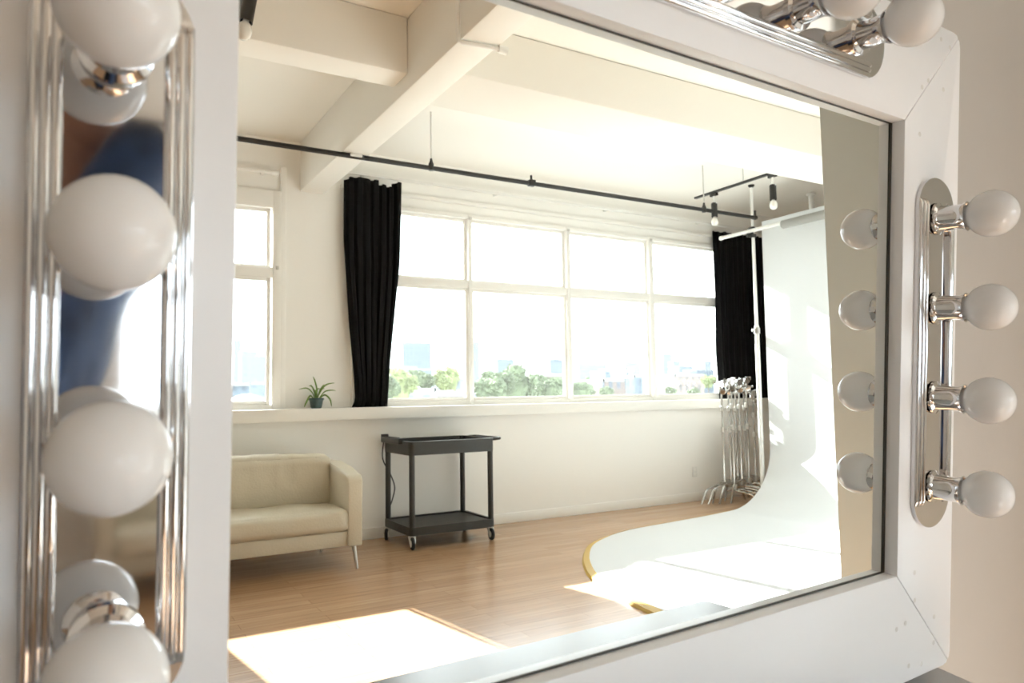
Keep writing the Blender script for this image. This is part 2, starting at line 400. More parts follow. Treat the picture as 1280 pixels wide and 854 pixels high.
tag(finish('conduit_pipe', (lambda q: (add_tube(q, catmull([(-1.6, 6.37, 3.185), (1.42, 6.37, 3.175)], 2), 0.014, 10), add_lathe(q, [(0.02, 0), (0.024, 0.03), (0.024, 0.06), (0.0, 0.062)], (1.38, 6.37, 3.175), (1, 0, 0), 12),
    add_box(q, (1.30, 6.37, 3.165), (1.33, 6.4395, 3.185)), add_box(q, (0.2, 6.37, 3.168), (0.23, 6.4395, 3.19)), q)[-1])(bmesh.new()), M['wall'], None, (0, 6.37, 3.18)),
    'white conduit along the wall above the window beside the sofa', 'pipe')
tag(finish('conduit_pipe', (lambda q: (add_tube(q, [(1.622, 3.25, 3.50), (1.622, 3.25, 3.06), (1.628, 3.25, 3.045), (1.64, 3.25, 3.042), (1.855, 3.22, 3.042)], 0.012, 10),
    add_lathe(q, [(0.018, 0), (0.022, 0.02), (0.022, 0.05), (0.0, 0.052)], (1.84, 3.222, 3.042), (1, 0, 0), 12), q)[-1])(bmesh.new()), M['wall'], None, (1.62, 3.25, 3.05)),
    'thin white conduit bent around the big ceiling beam', 'pipe')
tag(finish('wall_pipe', (lambda q: (add_tube(q, [(7.2, 5.41, 0.0), (7.2, 5.41, ZC)], 0.032, 14), add_lathe(q, [(0.05, 0), (0.05, 0.02), (0.034, 0.03)], (7.2, 5.41, 3.47)), q)[-1])(bmesh.new()), M['white_metal'], None, (7.2, 5.41, 0)),
    'upright white pipe seen just above the top of the white sweep', 'pipe')

# ------------------------------------------------------------------ light tracks and spotlights
def light_track(label, x, y0, y1, z, ys, cable):
    o = (x, y1, z)
    t = thing('light_track', label, 'light track', o)
    bm = bmesh.new(); add_box(bm, (x - 0.018, y0, z - 0.010), (x + 0.018, y1, z + 0.010), 0.003); finish('track', bm, M['blackmetal'], t, o)
    for y in ys:
        bm = bmesh.new(); add_tube(bm, [(x, y, z), (x, y, ZC)], 0.005, 8); finish('hanger_rod', bm, M['steel'], t, o)
    if cable:
        bm = bmesh.new(); add_tube(bm, catmull([(x, 4.17, z + 0.005), (x, 4.16, z + 0.06), (x, 4.10, z + 0.085), (x, 4.03, z + 0.06), (x, 3.99, z + 0.005)], 5), 0.006, 8); finish('cable', bm, M['blackmetal'], t, o)
light_track('black light track under the ceiling, over the white sweep', 5.46, 2.4, 5.49, 3.245, (4.85, 4.25, 2.7), True)
light_track('black light track overhead near the mirror, left of the big beam', 0.66, 1.6, 4.6, 3.245, (1.9, 4.3), False)

def spotlight(label, x, y, ztrack, drop, tilt=(0, 0)):
    """cylinder head on a short arm under the track, white globe bulb below"""
    z0 = ztrack - 0.012
    o = (x, y, z0)
    t = thing('spotlight', label, 'spotlight', o, 'black cylinder spotlights')
    bm = bmesh.new(); add_box(bm, (x - 0.016, y - 0.045, z0 - 0.030), (x + 0.016, y + 0.045, z0), 0.004); finish('track_adapter', bm, M['blackmetal'], t, o)
    d = Vector((tilt[0], tilt[1], -1)).normalized()
    p = Vector((x, y, z0 - 0.03)); q = p + d * (drop * 0.30)
    bm = bmesh.new(); add_tube(bm, [p + Vector((0, 0, 0.005)), q], 0.011, 10)
    add_tube(bm, [q + Vector((0, -0.04, -0.005)), q + Vector((0, 0.04, -0.005))], 0.006, 8); finish('arm', bm, M['white_metal'], t, o)
    bm = bmesh.new(); L = drop * 0.62
    add_lathe(bm, [(0.0, 0), (0.026, 0.002), (0.031, 0.012), (0.031, L), (0.027, L), (0.025, L - 0.02), (0.0, L - 0.02)], q - d * 0.004, d, 20); hd = finish('lamp_head', bm, M['blackmetal'], t, o)
    bm = bmesh.new(); add_lathe(bm, [(0.0, 0), (0.014, 0.0), (0.016, 0.02), (0.027, 0.032), (0.035, 0.055), (0.036, 0.07), (0.030, 0.092), (0.016, 0.104), (0.0, 0.107)], q + d * (L - 0.022), d, 20)
    finish('bulb', bm, M['bulb_spot'], t, o)
spotlight('black spotlight at the window end of the track over the white sweep', 5.46, 5.232, 3.245, 0.235)
spotlight('black spotlight nearest the grey wall edge on the track over the white sweep', 5.46, 4.507, 3.245, 0.235)
spotlight('black spotlight tilted on the overhead track beside the mirror frame', 0.66, 3.45, 3.245, 0.25, (-0.16, -0.05))

# ------------------------------------------------------------------ cyclorama
o = (5.75, 3.5, 0)
t = thing('cyclorama', 'white curved photo sweep running from the floor up the wall, with yellow edge', 'photo backdrop', o)
edge = catmull([(5.75, 5.44, 0), (5.28, 5.355, 0), (4.80, 5.295, 0), (4.39, 5.245, 0), (4.16, 5.19, 0), (3.91, 5.085, 0), (3.60, 4.88, 0), (3.335, 4.575, 0), (3.165, 4.32, 0),
                (3.03, 4.06, 0), (2.925, 3.70, 0), (2.85, 3.31, 0), (2.81, 2.8, 0), (2.80, 2.1, 0), (2.80, 1.5, 0)], 4)
bm = bmesh.new()
poly = [(p.x, p.y) for p in edge] + [(5.75, 1.5)]
add_prism(bm, poly, 0.001, 0.030, lambda a, b, z: Vector((a, b, z)))
finish('sweep_floor', bm, M['cyc'], t, o)
prof = [(5.75, 0.030)]; R = 0.64; cx, cz = 5.742, 0.030 + R
for k in range(1, 19):
    a = k / 18 * PI / 2
    prof.append((5.742 + R * math.sin(a), cz - R * math.cos(a)))
prof += [(6.382, 1.3), (6.384, 2.1), (6.386, 3.085)]
bm = bmesh.new(); F, B = [], []
for k, (x, z) in enumerate(prof):
    a = Vector(prof[min(k + 1, len(prof) - 1)]) - Vector(prof[max(k - 1, 0)]); nrm = Vector((a.y, -a.x)).normalized()
    if k == 0: nrm = Vector((0, -1))
    th = 0.024 if k else 0.024
    F.append((x, z)); B.append((x + nrm.x * th, max(0.002, z + nrm.y * th)))
ny = 2
for j0, j1 in ((1.5, 5.44),):
    f0 = [bm.verts.new((x, j0, z)) for x, z in F]; f1 = [bm.verts.new((x, j1, z)) for x, z in F]
    b0 = [bm.verts.new((x, j0, z)) for x, z in B]; b1 = [bm.verts.new((x, j1, z)) for x, z in B]
    for k in range(len(F) - 1):
        bm.faces.new((f0[k], f1[k], f1[k + 1], f0[k + 1])); bm.faces.new((b0[k], b0[k + 1], b1[k + 1], b1[k]))
        bm.faces.new((f0[k], f0[k + 1], b0[k + 1], b0[k])); bm.faces.new((f1[k], b1[k], b1[k + 1], f1[k + 1]))
    bm.faces.new((f0[0], b0[0], b1[0], f1[0])); bm.faces.new((f0[-1], f1[-1], b1[-1], b0[-1]))
finish('sweep_wall', bm, M['cyc'], t, o)
bm = bmesh.new(); E = edge; ring = []
for k, p in enumerate(E):
    d = (E[min(k + 1, len(E) - 1)] - E[max(k - 1, 0)]).normalized(); n2 = Vector((d.y, -d.x, 0))
    if n2.x > 0 and n2.y < 0: pass
    outw = n2 if (p + n2 - Vector((4.6, 3.3, 0))).length > (p - n2 - Vector((4.6, 3.3, 0))).length else -n2
    fl = min(1.0, max(0.0, (k - 8) / 14.0))
    wd = 0.004 + 0.046 * fl
    ring.append([p + outw * wd + Vector((0, 0, 0.001)), p + outw * wd * 0.8 + Vector((0, 0, 0.020)), p - outw * 0.004 + Vector((0, 0, 0.0325)), p - outw * 0.004 + Vector((0, 0, 0.001))])
vr = [[bm.verts.new(q) for q in r] for r in ring]
for a, b in zip(vr, vr[1:]):
    for k in range(4): bm.faces.new((a[k], a[(k + 1) % 4], b[(k + 1) % 4], b[k]))
bm.faces.new(vr[0]); bm.faces.new(vr[-1][::-1])
e = finish('edge_strip', bm, M['yellow'], t, o); e['label'] = 'yellow edge strip'

# backdrop pole, crossbar, paper roll
def support_pole(label, x, y):
    o = (x, y, 0); t = thing('support_pole', label, 'pole', o)
    bm = bmesh.new(); add_tube(bm, [(x, y, 0.02), (x, y, 1.95)], 0.024, 16); finish('lower_tube', bm, M['white_metal'], t, o)
    bm = bmesh.new(); add_tube(bm, [(x, y, 1.93), (x, y, ZC - 0.03)], 0.017, 14); finish('upper_tube', bm, M['white_metal'], t, o)
    bm = bmesh.new(); add_lathe(bm, [(0.0, 0), (0.034, 0), (0.034, 0.012), (0.024, 0.03), (0, 0.03)], (x, y, 0)); finish('rubber_foot', bm, M['rubber'], t, o)
    bm = bmesh.new(); add_lathe(bm, [(0.0, 0), (0.034, 0), (0.034, -0.012), (0.017, -0.03), (0, -0.03)], (x, y, ZC)); finish('ceiling_pad', bm, M['rubber'], t, o)
    bm = bmesh.new(); add_lathe(bm, [(0.026, 0), (0.033, 0.005), (0.033, 0.06), (0.019, 0.075), (0.019, 0.0)], (x, y, 1.86)); add_box(bm, (x - 0.07, y - 0.012, 1.88), (x - 0.02, y + 0.012, 1.91), 0.004); finish('lever_clamp', bm, M['steel'], t, o)
    bm = bmesh.new(); add_box(bm, (x - 0.085, y - 0.022, 2.915), (x + 0.028, y + 0.022, 2.955), 0.006); add_lathe(bm, [(0, -0.03), (0.028, -0.03), (0.032, 0), (0.028, 0.03), (0, 0.03)], (x - 0.02, y, 3.005), (0, 1, 0), 14)
    add_box(bm, (x - 0.03, y - 0.015, 2.95), (x - 0.01, y + 0.015, 3.0), 0.003); finish('hook', bm, M['blackmetal'], t, o)
support_pole('white floor-to-ceiling pole at the window edge of the white sweep', 6.315, 5.50)
support_pole('white floor-to-ceiling pole at the mirror edge of the white sweep', 6.315, 1.44)
o = (6.25, 3.5, 2.945)
t = thing('crossbar', 'white crossbar hooked on the pole, running in front of the sweep', 'crossbar', o)
bm = bmesh.new(); add_tube(bm, [(6.25, 5.895, 2.979), (6.25, 1.3, 2.975)], 0.020, 14); finish('tube', bm, M['white_metal'], t, o)
bm = bmesh.new(); add_lathe(bm, [(0.0, 0), (0.024, 0), (0.024, 0.03), (0.0, 0.03)], (6.25, 5.885, 2.979), (0, 1, 0), 14); finish('end_cap', bm, M['white_metal'], t, o)
tag(finish('paper_tube', (lambda q: (add_lathe(q, [(0.0385, 0), (0.045, 0), (0.045, 2.6), (0.0385, 2.6), (0.0385, 0)], (6.25, 2.45, 2.958), (0, 1, 0), 22), q)[1])(bmesh.new()), M['greycard'], None, (6.25, 2.45, 2.955)),
    'grey cardboard tube threaded on the white crossbar', 'paper roll')

# ------------------------------------------------------------------ chrome light stands
def c_stand(label, x, y, rz, hgt, dz):
    t = thing('light_stand', label, 'light stand', (x, y, 0), 'chrome light stands by the corner curtain'); t.rotation_euler.z = rz
    bm = bmesh.new(); add_tube(bm, [(0, 0, 0.13 + dz), (0, 0, hgt * 0.62)], 0.0165, 12); finish('column', bm, M['chrome_soft'], t)
    bm = bmesh.new(); add_tube(bm, [(0, 0, hgt * 0.60), (0, 0, hgt)], 0.011, 12); finish('riser', bm, M['chrome_soft'], t)
    for z in (hgt * 0.62, hgt * 0.80):
        bm = bmesh.new(); add_lathe(bm, [(0.017, -0.03), (0.023, -0.025), (0.023, 0.02), (0.013, 0.03)], (0, 0, z), seg=12)
        add_tube(bm, [(0.02, 0, z), (0.05, 0, z)], 0.004, 6); add_box(bm, (0.045, -0.018, z - 0.004), (0.055, 0.018, z + 0.004), 0.002)
        finish('locking_collar', bm, M['steel'], t)
    bm = bmesh.new()
    add_lathe(bm, [(0.0, -0.03), (0.036, -0.028), (0.038, -0.004), (0.030, 0.0), (0.038, 0.004), (0.036, 0.028), (0.0, 0.03)], (0, 0.0, hgt + 0.01), (0.3, 1, 0), 16)
    add_lathe(bm, [(0.012, -0.08), (0.018, -0.05), (0.018, -0.02), (0.012, -0.015)], (0, 0, hgt), seg=12)
    add_tube(bm, [(0, 0, hgt + 0.01), (-0.035, 0.055, hgt + 0.03)], 0.008, 8)
    add_lathe(bm, [(0, 0), (0.018, 0.002), (0.02, 0.012), (0.0, 0.018)], (-0.035, 0.055, hgt + 0.03), (-0.4, 0.8, 0.2), 8)
    add_box(bm, (0.015, -0.05, hgt + 0.015), (0.035, 0.02, hgt + 0.055), 0.006)
    add_lathe(bm, [(0.0, -0.024), (0.032, -0.022), (0.033, 0.0), (0.026, 0.002), (0.033, 0.004), (0.032, 0.022), (0.0, 0.024)], (0.008, -0.02, hgt - 0.075), (0.9, 0.5, 0.1), 16)
    add_tube(bm, [(0.0, 0.0, hgt - 0.075), (0.05, -0.04, hgt - 0.06)], 0.007, 8)
    add_lathe(bm, [(0, 0), (0.016, 0.002), (0.018, 0.012), (0.0, 0.018)], (0.05, -0.04, hgt - 0.06), (0.8, -0.5, 0.2), 8)
    add_box(bm, (-0.040, -0.012, hgt - 0.055), (-0.018, 0.014, hgt - 0.012), 0.005)
    finish('grip_head', bm, M['chrome_soft'], t)
    bm = bmesh.new(); add_lathe(bm, [(0.0, 0), (0.024, 0.004), (0.026, 0.05), (0.020, 0.09), (0.0, 0.09)], (0, 0, 0.12 + dz), seg=14); finish('leg_hub', bm, M['steel'], t)
    for k, L in enumerate((0.36, 0.32, 0.40)):
        a = (PI, 0.0, -1.15)[k]; c, s = math.cos(a), math.sin(a)
        z = 0.20 + dz - 0.03 * k
        bm = bmesh.new(); add_tube(bm, catmull([(0.02 * c, 0.02 * s, z), (0.09 * c, 0.09 * s, z + 0.005), (L * 0.72 * c, L * 0.72 * s, z - 0.03), (L * 0.86 * c, L * 0.86 * s, z - 0.08), (L * c, L * s, 0.012)], 5), 0.011, 8)
        finish('leg', bm, M['chrome_soft'], t)
LS = [('first chrome light stand of the cluster, nearest the big window', 6.27, 6.02, 1.36), ('second chrome light stand from the big window in the cluster', 6.33, 5.93, 1.39),
      ('third chrome light stand from the big window in the cluster', 6.40, 6.04, 1.35), ('fourth chrome light stand from the big window, middle of the cluster', 6.46, 5.94, 1.38),
      ('fifth chrome light stand from the big window in the cluster', 6.53, 6.06, 1.34), ('third chrome light stand from the white pole in the cluster', 6.59, 5.95, 1.40),
      ('second chrome light stand from the white pole in the cluster', 6.66, 6.05, 1.36), ('last chrome light stand of the cluster, nearest the white pole', 6.70, 5.95, 1.25)]
for i, (lb, x, y, hg) in enumerate(LS):
    c_stand(lb, x, y - 0.02, 0.16 * math.sin(i * 2.1), hg - 0.045, 0.011 * i)

# wall socket
o = (6.108, 6.30, 0.33)
t = thing('wall_outlet', 'small white power outlet low on the window wall, beside the chrome stands', 'outlet', o)
bm = bmesh.new(); add_box(bm, (6.072, 6.292, 0.272), (6.144, 6.30, 0.388), 0.003); finish('cover_plate', bm, M['white_metal'], t, o)
for z in (0.305, 0.355):
    bm = bmesh.new(); add_lathe(bm, [(0.0, 0.0), (0.017, 0.0), (0.017, 0.004), (0.0, 0.004)], (6.108, 6.2925, z), (0, -1, 0), 14); finish('socket', bm, M['trim'], t, o)

# ------------------------------------------------------------------ sofa
def cushion(name, lo, hi, parent, o, puff, crease=None, r=0.06, nu=36, nv=20):
    """soft box: superellipse-rounded box with bulging faces and leather wrinkles"""
    t = bmesh.new(); bmesh.ops.create_cube(t, size=2.0)
    bmesh.ops.subdivide_edges(t, edges=t.edges[:], cuts=34, use_grid_fill=True)
    c = [(a + b) / 2 for a, b in zip(lo, hi)]; hs = [(b - a) / 2 for a, b in zip(lo, hi)]
    for v in t.verts:
        p = v.co.copy(); q = [0, 0, 0]
        inner = [max(-(hs[i] - r), min(hs[i] - r, p[i] * hs[i])) for i in range(3)]
        full = [p[i] * hs[i] for i in range(3)]
        d = Vector([full[i] - inner[i] for i in range(3)])
        if d.length > 1e-6:
            m = max(abs(x) for x in d); d = d.normalized() * m
        q = Vector(inner) + d
        nx, ny, nz = p
        bul = (1 - nx * nx) * (1 - nz * nz) if abs(ny) > 0.98 else ((1 - nx * nx) * (1 - ny * ny) if abs(nz) > 0.98 else 0)
        ax = 1 if abs(ny) > 0.98 else (2 if abs(nz) > 0.98 else None)
        if ax is not None: q[ax] += puff * bul * (1 if p[ax] > 0 else -1)
        w = noise.noise(Vector((q.x * 5, q.y * 4, q.z * 4))) * 0.010 + noise.noise(Vector((q.x * 16, q.y * 9, q.z * 6))) * 0.005
        if puff > 0.02 and ax == 1:      # creases that fan up and down the back cushion
            w -= 0.022 * max(0.0, 0.22 - abs(noise.noise(Vector((q.x * 6.5 + 0.6 * math.sin(9 * q.z), 3.7, q.z * 1.6))))) * (0.5 + 0.5 * math.sin(3 + 14 * q.z + 5 * q.x))
            w += 0.006 * noise.noise(Vector((q.x * 11, 1.3, q.z * 4)))
        q += Vector((0, 0, w)) if ax == 2 else Vector((0, -w, 0))
        v.co = Vector(c) + q
        if crease:
            cx_, depth, zmin = crease
            fade = min(1.0, max(0.0, (v.co.z - zmin) / 0.12)); depth = crease[1] * fade
            if v.co.z > zmin: v.co.y += depth * math.exp(-((v.co.x - cx_) / 0.028) ** 2) * (1 if p[1] < 0 else 0); v.co.z -= 0.3 * depth * math.exp(-((v.co.x - cx_) / 0.02) ** 2) * (1 if p[2] > 0.9 else 0)
    bm = bmesh.new(); merge(bm, t)
    return finish(name, bm, M['leather'], parent, o, angle=60)
o = (0.9, 5.7, 0)
so = thing('sofa', 'cream leather sofa with slim tapered metal legs under the small window', 'sofa', o)
bm = bmesh.new(); add_box(bm, (0.20, 5.295, 0.165), (1.735, 6.02, 0.275), 0.012); finish('base', bm, M['leather'], so, o)
cushion('seat_cushion', (0.205, 5.275, 0.272), (1.728, 5.86, 0.430), so, o, 0.018, r=0.045)
bm = bmesh.new(); add_box(bm, (0.15, 5.90, 0.165), (1.77, 6.08, 0.765), 0.03, 4); finish('back_frame', bm, M['leather'], so, o)
cushion('back_cushion', (0.205, 5.72, 0.40), (1.722, 5.945, 0.800), so, o, 0.025, crease=(1.385, 0.034, 0.56), r=0.06)
for x0, x1 in ((0.10, 0.205), (1.705, 1.812)):
    poly = [(5.272, 0.165), (6.06, 0.165), (6.06, 0.735), (5.80, 0.742), (5.50, 0.712), (5.300, 0.676), (5.276, 0.655), (5.272, 0.630)]
    t = bmesh.new(); add_prism(t, poly, x0, x1, lambda a, b, s: Vector((s, a, b)))
    bmesh.ops.bevel(t, geom=t.edges[:], offset=0.016, segments=3, profile=0.5, affect='EDGES', clamp_overlap=True)
    bm = bmesh.new(); merge(bm, t); finish('armrest', bm, M['leather'], so, o, angle=50)
for x, y, dx, dy in ((1.765, 5.335, 0.012, -0.045), (0.15, 5.335, -0.012, -0.045), (1.71, 5.98, 0.01, 0.03), (0.16, 5.98, -0.01, 0.03)):
    bm = bmesh.new(); add_tube(bm, [(x, y, 0.17), (x + dx, y + dy, 0.0)], [0.017, 0.008], 12); finish('leg', bm, M['steel'], so, o)

# ------------------------------------------------------------------ utility cart
o = (2.72, 5.93, 0)
ct = thing('utility_cart', 'black plastic two-shelf utility cart on casters against the window wall', 'cart', o)
X0, X1, Y0, Y1 = 2.335, 3.125, 5.635, 6.235
def tray(name, z0, z1, depth):
    bm = bmesh.new(); th = 0.022
    poly = []
    for cx_, cy_, a0 in ((X1 - 0.04, Y1 - 0.04, 0), (X0 + 0.04, Y1 - 0.04, 90), (X0 + 0.04, Y0 + 0.04, 180), (X1 - 0.04, Y0 + 0.04, 270)):
        for k in range(5):
            a = math.radians(a0 + k * 22.5); poly.append((cx_ + 0.04 * math.cos(a), cy_ + 0.04 * math.sin(a)))
    ctr = ((X0 + X1) / 2, (Y0 + Y1) / 2)
    ins = [(ctr[0] + (a - ctr[0]) * 0.93, ctr[1] + (b - ctr[1]) * 0.92) for a, b in poly]
    n = len(poly)
    A = [bm.verts.new((a, b, z0)) for a, b in poly]; B = [bm.verts.new((a, b, z1)) for a, b in poly]
    C = [bm.verts.new((a, b, z1)) for a, b in ins]; D = [bm.verts.new((a, b, z1 - depth)) for a, b in ins]
    for k in range(n):
        j = (k + 1) % n
        bm.faces.new((A[k], A[j], B[j], B[k])); bm.faces.new((B[k], B[j], C[j], C[k])); bm.faces.new((C[k], C[j], D[j], D[k]))
    bm.faces.new(A[::-1]); bm.faces.new(D)
    return finish(name, bm, M['charcoal'], ct, o)
tray('top_tray', 0.760, 0.872, 0.060)
tray('lower_shelf', 0.112, 0.180, 0.012)
for x in (X0 + 0.030, X1 - 0.030):
    for y in (Y0 + 0.030, Y1 - 0.030):
        bm = bmesh.new(); add_tube(bm, [(x, y, 0.17), (x, y, 0.79)], 0.024, 14); finish('leg', bm, M['charcoal'], ct, o)
for i, (x, y, sw) in enumerate(((X0 + 0.03, Y0 + 0.035, 0.5), (X1 - 0.03, Y0 + 0.035, 0.45), (X0 + 0.01, Y1 - 0.05, 0.9), (X1 - 0.03, Y1 - 0.05, 0.4))):
    d = Vector((math.cos(sw + 1.2), -math.sin(sw + 1.2), 0)) * 0.026; s = Vector((d.y, -d.x, 0)).normalized()
    c = Vector((x, y, 0.05)) + d * 0.6
    bm = bmesh.new(); add_lathe(bm, [(0.0, -0.0145), (0.030, -0.0145), (0.046, -0.012), (0.050, -0.006), (0.050, 0.006), (0.046, 0.012), (0.030, 0.0145), (0.0, 0.0145)], c, s, 22); wh = finish('caster_wheel', bm, M['rubber'], ct, o)
    bm = bmesh.new(); add_lathe(bm, [(0.0, -0.017), (0.028, -0.016), (0.031, 0.0), (0.028, 0.016), (0.0, 0.017)], c, s, 18); finish('hub', bm, M['white_metal'], wh, o)
    bm = bmesh.new(); add_lathe(bm, [(0.0, 0.112), (0.024, 0.112), (0.024, 0.104), (0.0, 0.104)], (x, y, 0), seg=14)
    for q in (-1, 1):
        p = c + s * (q * 0.020); add_tube(bm, [p + Vector((-d.x, -d.y, 0.056)), p + Vector((0, 0, 0))], [0.012, 0.007], 8)
    finish('caster_fork', bm, M['steel'], ct, o)
bm = bmesh.new()
add_tube(bm, catmull([(X1 - 0.05, Y0 + 0.05, 0.855), (X1 + 0.05, Y0 + 0.05, 0.862), (X1 + 0.09, Y0 + 0.07, 0.864), (X1 + 0.095, Y0 + 0.14, 0.864), (X1 + 0.095, Y1 - 0.14, 0.864), (X1 + 0.09, Y1 - 0.07, 0.864), (X1 + 0.05, Y1 - 0.05, 0.862), (X1 - 0.05, Y1 - 0.05, 0.855)], 5), 0.013, 10)
finish('push_handle', bm, M['black'], ct, o)
bm = bmesh.new(); add_box(bm, (X0 - 0.035, Y0 + 0.16, 0.845), (X0 + 0.012, Y1 - 0.02, 0.895), 0.008)
for k in range(5): add_box(bm, (X0 - 0.025, Y0 + 0.22 + k * 0.06, 0.892), (X0 + 0.002, Y0 + 0.25 + k * 0.06, 0.900), 0.003)
add_box(bm, (X0 - 0.03, Y1 - 0.05, 0.87), (X0 + 0.03, Y1 - 0.01, 0.915), 0.006)
finish('power_strip', bm, M['black'], ct, o)
bm = bmesh.new(); add_tube(bm, catmull([(X0 - 0.01, Y1 - 0.03, 0.85), (X0 - 0.012, Y1 - 0.01, 0.70), (X0 + 0.06, Y1 - 0.02, 0.55), (X0 + 0.095, Y1 - 0.02, 0.44), (X0 + 0.07, Y1 - 0.02, 0.33), (X0 + 0.04, Y1 - 0.02, 0.26), (X0 + 0.02, Y1 - 0.0, 0.19)], 5), 0.006, 8)
finish('cord', bm, M['black'], ct, o)

# ------------------------------------------------------------------ potted plant
o = (1.763, 6.33, ZS)
pt = thing('potted_plant', 'small spider plant in a dark teal pot on the window ledge', 'plant', o)
bm = bmesh.new(); add_lathe(bm, [(0.0, 0.0), (0.040, 0.0), (0.047, 0.012), (0.058, 0.068), (0.064, 0.072), (0.065, 0.088), (0.058, 0.090), (0.054, 0.074), (0.0, 0.072)], o, seg=28); finish('pot', bm, M['pot'], pt, o)
bm = bmesh.new(); add_lathe(bm, [(0.0, 0.080), (0.03, 0.079), (0.055, 0.076), (0.0, 0.070)], o, seg=20); finish('soil', bm, M['soil'], pt, o)
def leaf(pts, w):
    c = catmull([Vector(o) + Vector(p) for p in pts], 6); bm = bmesh.new(); rows = []
    n = len(c)
    for i, p in enumerate(c):
        d = (c[min(i + 1, n - 1)] - c[max(i - 1, 0)]).normalized(); s = d.cross(Vector((0.2, -1, 0.15))).normalized()
        t_ = i / (n - 1); ww = w * (0.55 + 0.9 * t_) * (1 - t_ ** 3) + 0.0006
        rows.append([bm.verts.new(p - s * ww), bm.verts.new(p - d.cross(s) * ww * 0.35), bm.verts.new(p + s * ww)])
    for a, b in zip(rows, rows[1:]):
        bm.faces.new((a[0], a[1], b[1], b[0])); bm.faces.new((a[1], a[2], b[2], b[1]))
    ob = finish('leaf', bm, M['leaf'], pt, o, recalc=False, angle=80); sm = ob.modifiers.new('thickness', 'SOLIDIFY'); sm.thickness = 0.0012
b0 = 0.078
for pts, w in (([(0, 0, b0), (0.005, 0, 0.16), (-0.012, 0.0, 0.235), (-0.030, 0, 0.275)], 0.008), ([(0.01, 0, b0), (0.03, -0.01, 0.15), (0.085, -0.02, 0.205), (0.155, -0.02, 0.218)], 0.0075),
               ([(-0.01, 0, b0), (-0.04, -0.01, 0.14), (-0.09, -0.02, 0.175), (-0.155, -0.02, 0.165)], 0.006), ([(0.02, 0, b0), (0.06, -0.03, 0.14), (0.11, -0.045, 0.155), (0.155, -0.05, 0.15)], 0.006),
               ([(-0.02, 0, b0), (-0.06, -0.03, 0.11), (-0.10, -0.05, 0.05), (-0.118, -0.055, 0.012)], 0.0085), ([(0.02, 0, b0), (0.065, -0.03, 0.115), (0.105, -0.05, 0.075), (0.118, -0.055, 0.012)], 0.0085),
               ([(0, 0.01, b0), (-0.015, 0.02, 0.15), (-0.03, 0.03, 0.19), (-0.055, 0.04, 0.195)], 0.007), ([(0.0, -0.01, b0), (0.02, -0.03, 0.13), (0.035, -0.05, 0.165), (0.05, -0.07, 0.17)], 0.007),
               ([(0.0, 0.0, b0), (-0.005, -0.02, 0.13), (-0.02, -0.05, 0.155), (-0.035, -0.075, 0.14)], 0.007), ([(0.01, 0.01, b0), (0.015, 0.03, 0.14), (0.03, 0.05, 0.17), (0.07, 0.07, 0.16)], 0.006),
               ([(0, 0, b0), (-0.008, 0.01, 0.14), (-0.03, 0.01, 0.18), (-0.045, 0.01, 0.205)], 0.006), ([(0.005, 0, b0), (0.03, 0, 0.15), (0.055, 0.0, 0.19), (0.07, 0.0, 0.205)], 0.006)):
    leaf(pts, w)

# ------------------------------------------------------------------ vanity table under the mirror
zt = 0.7445
def tp(a, t_, z): return wallpt(a, -t_, z)     # a along the wall, t_ away from it
b = W(1.39, 0, 0); aR = b.dot(hw); aL = W(-0.55, 0, 0).dot(hw)
c = Vector((1.32, -1.343, zt)); aR = c.dot(hw); tF = (c.dot(nw) - dist)
vt = bpy.data.objects.new('vanity_table', None); COL.objects.link(vt); vt.location = tp((aL + aR) / 2, tF / 2, 0); vt.rotation_euler.z = math.atan2(hw.y, hw.x)
tag(vt, 'grey glossy vanity table the light-bulb mirror stands on', 'table')
Lh, Dh = (aR - aL) / 2, tF / 2
bm = bmesh.new(); poly = []
for sx, sy, a0 in ((1, 1, 0), (-1, 1, 90), (-1, -1, 180), (1, -1, 270)):
    r = 0.015
    for k in range(5):
        a = math.radians(a0 + k * 22.5); poly.append((sx * (Lh - r) + r * math.cos(a), sy * (Dh - 0.004 - r) + r * math.sin(a)))
add_prism(bm, poly, zt - 0.028, zt, lambda a, b_, z: Vector((a, b_, z))); finish('table_top', bm, M['table'], vt, flip=False)
bm = bmesh.new()
for c0, c1 in (((-Lh + 0.06, -Dh + 0.05, zt - 0.10), (Lh - 0.06, -Dh + 0.07, zt - 0.028)), ((-Lh + 0.06, Dh - 0.07, zt - 0.10), (Lh - 0.06, Dh - 0.05, zt - 0.028)),
               ((-Lh + 0.05, -Dh + 0.06, zt - 0.10), (-Lh + 0.07, Dh - 0.06, zt - 0.028)), ((Lh - 0.07, -Dh + 0.06, zt - 0.10), (Lh - 0.05, Dh - 0.06, zt - 0.028))): add_box(bm, c0, c1)
finish('apron', bm, M['tableleg'], vt, flip=False)
for sx in (-1, 1):
    for sy in (-1, 1):
        bm = bmesh.new(); add_box(bm, (sx * (Lh - 0.085), sy * (Dh - 0.085), 0), (sx * (Lh - 0.035), sy * (Dh - 0.035), zt - 0.028), 0.004); finish('leg', bm, M['tableleg'], vt, flip=False)

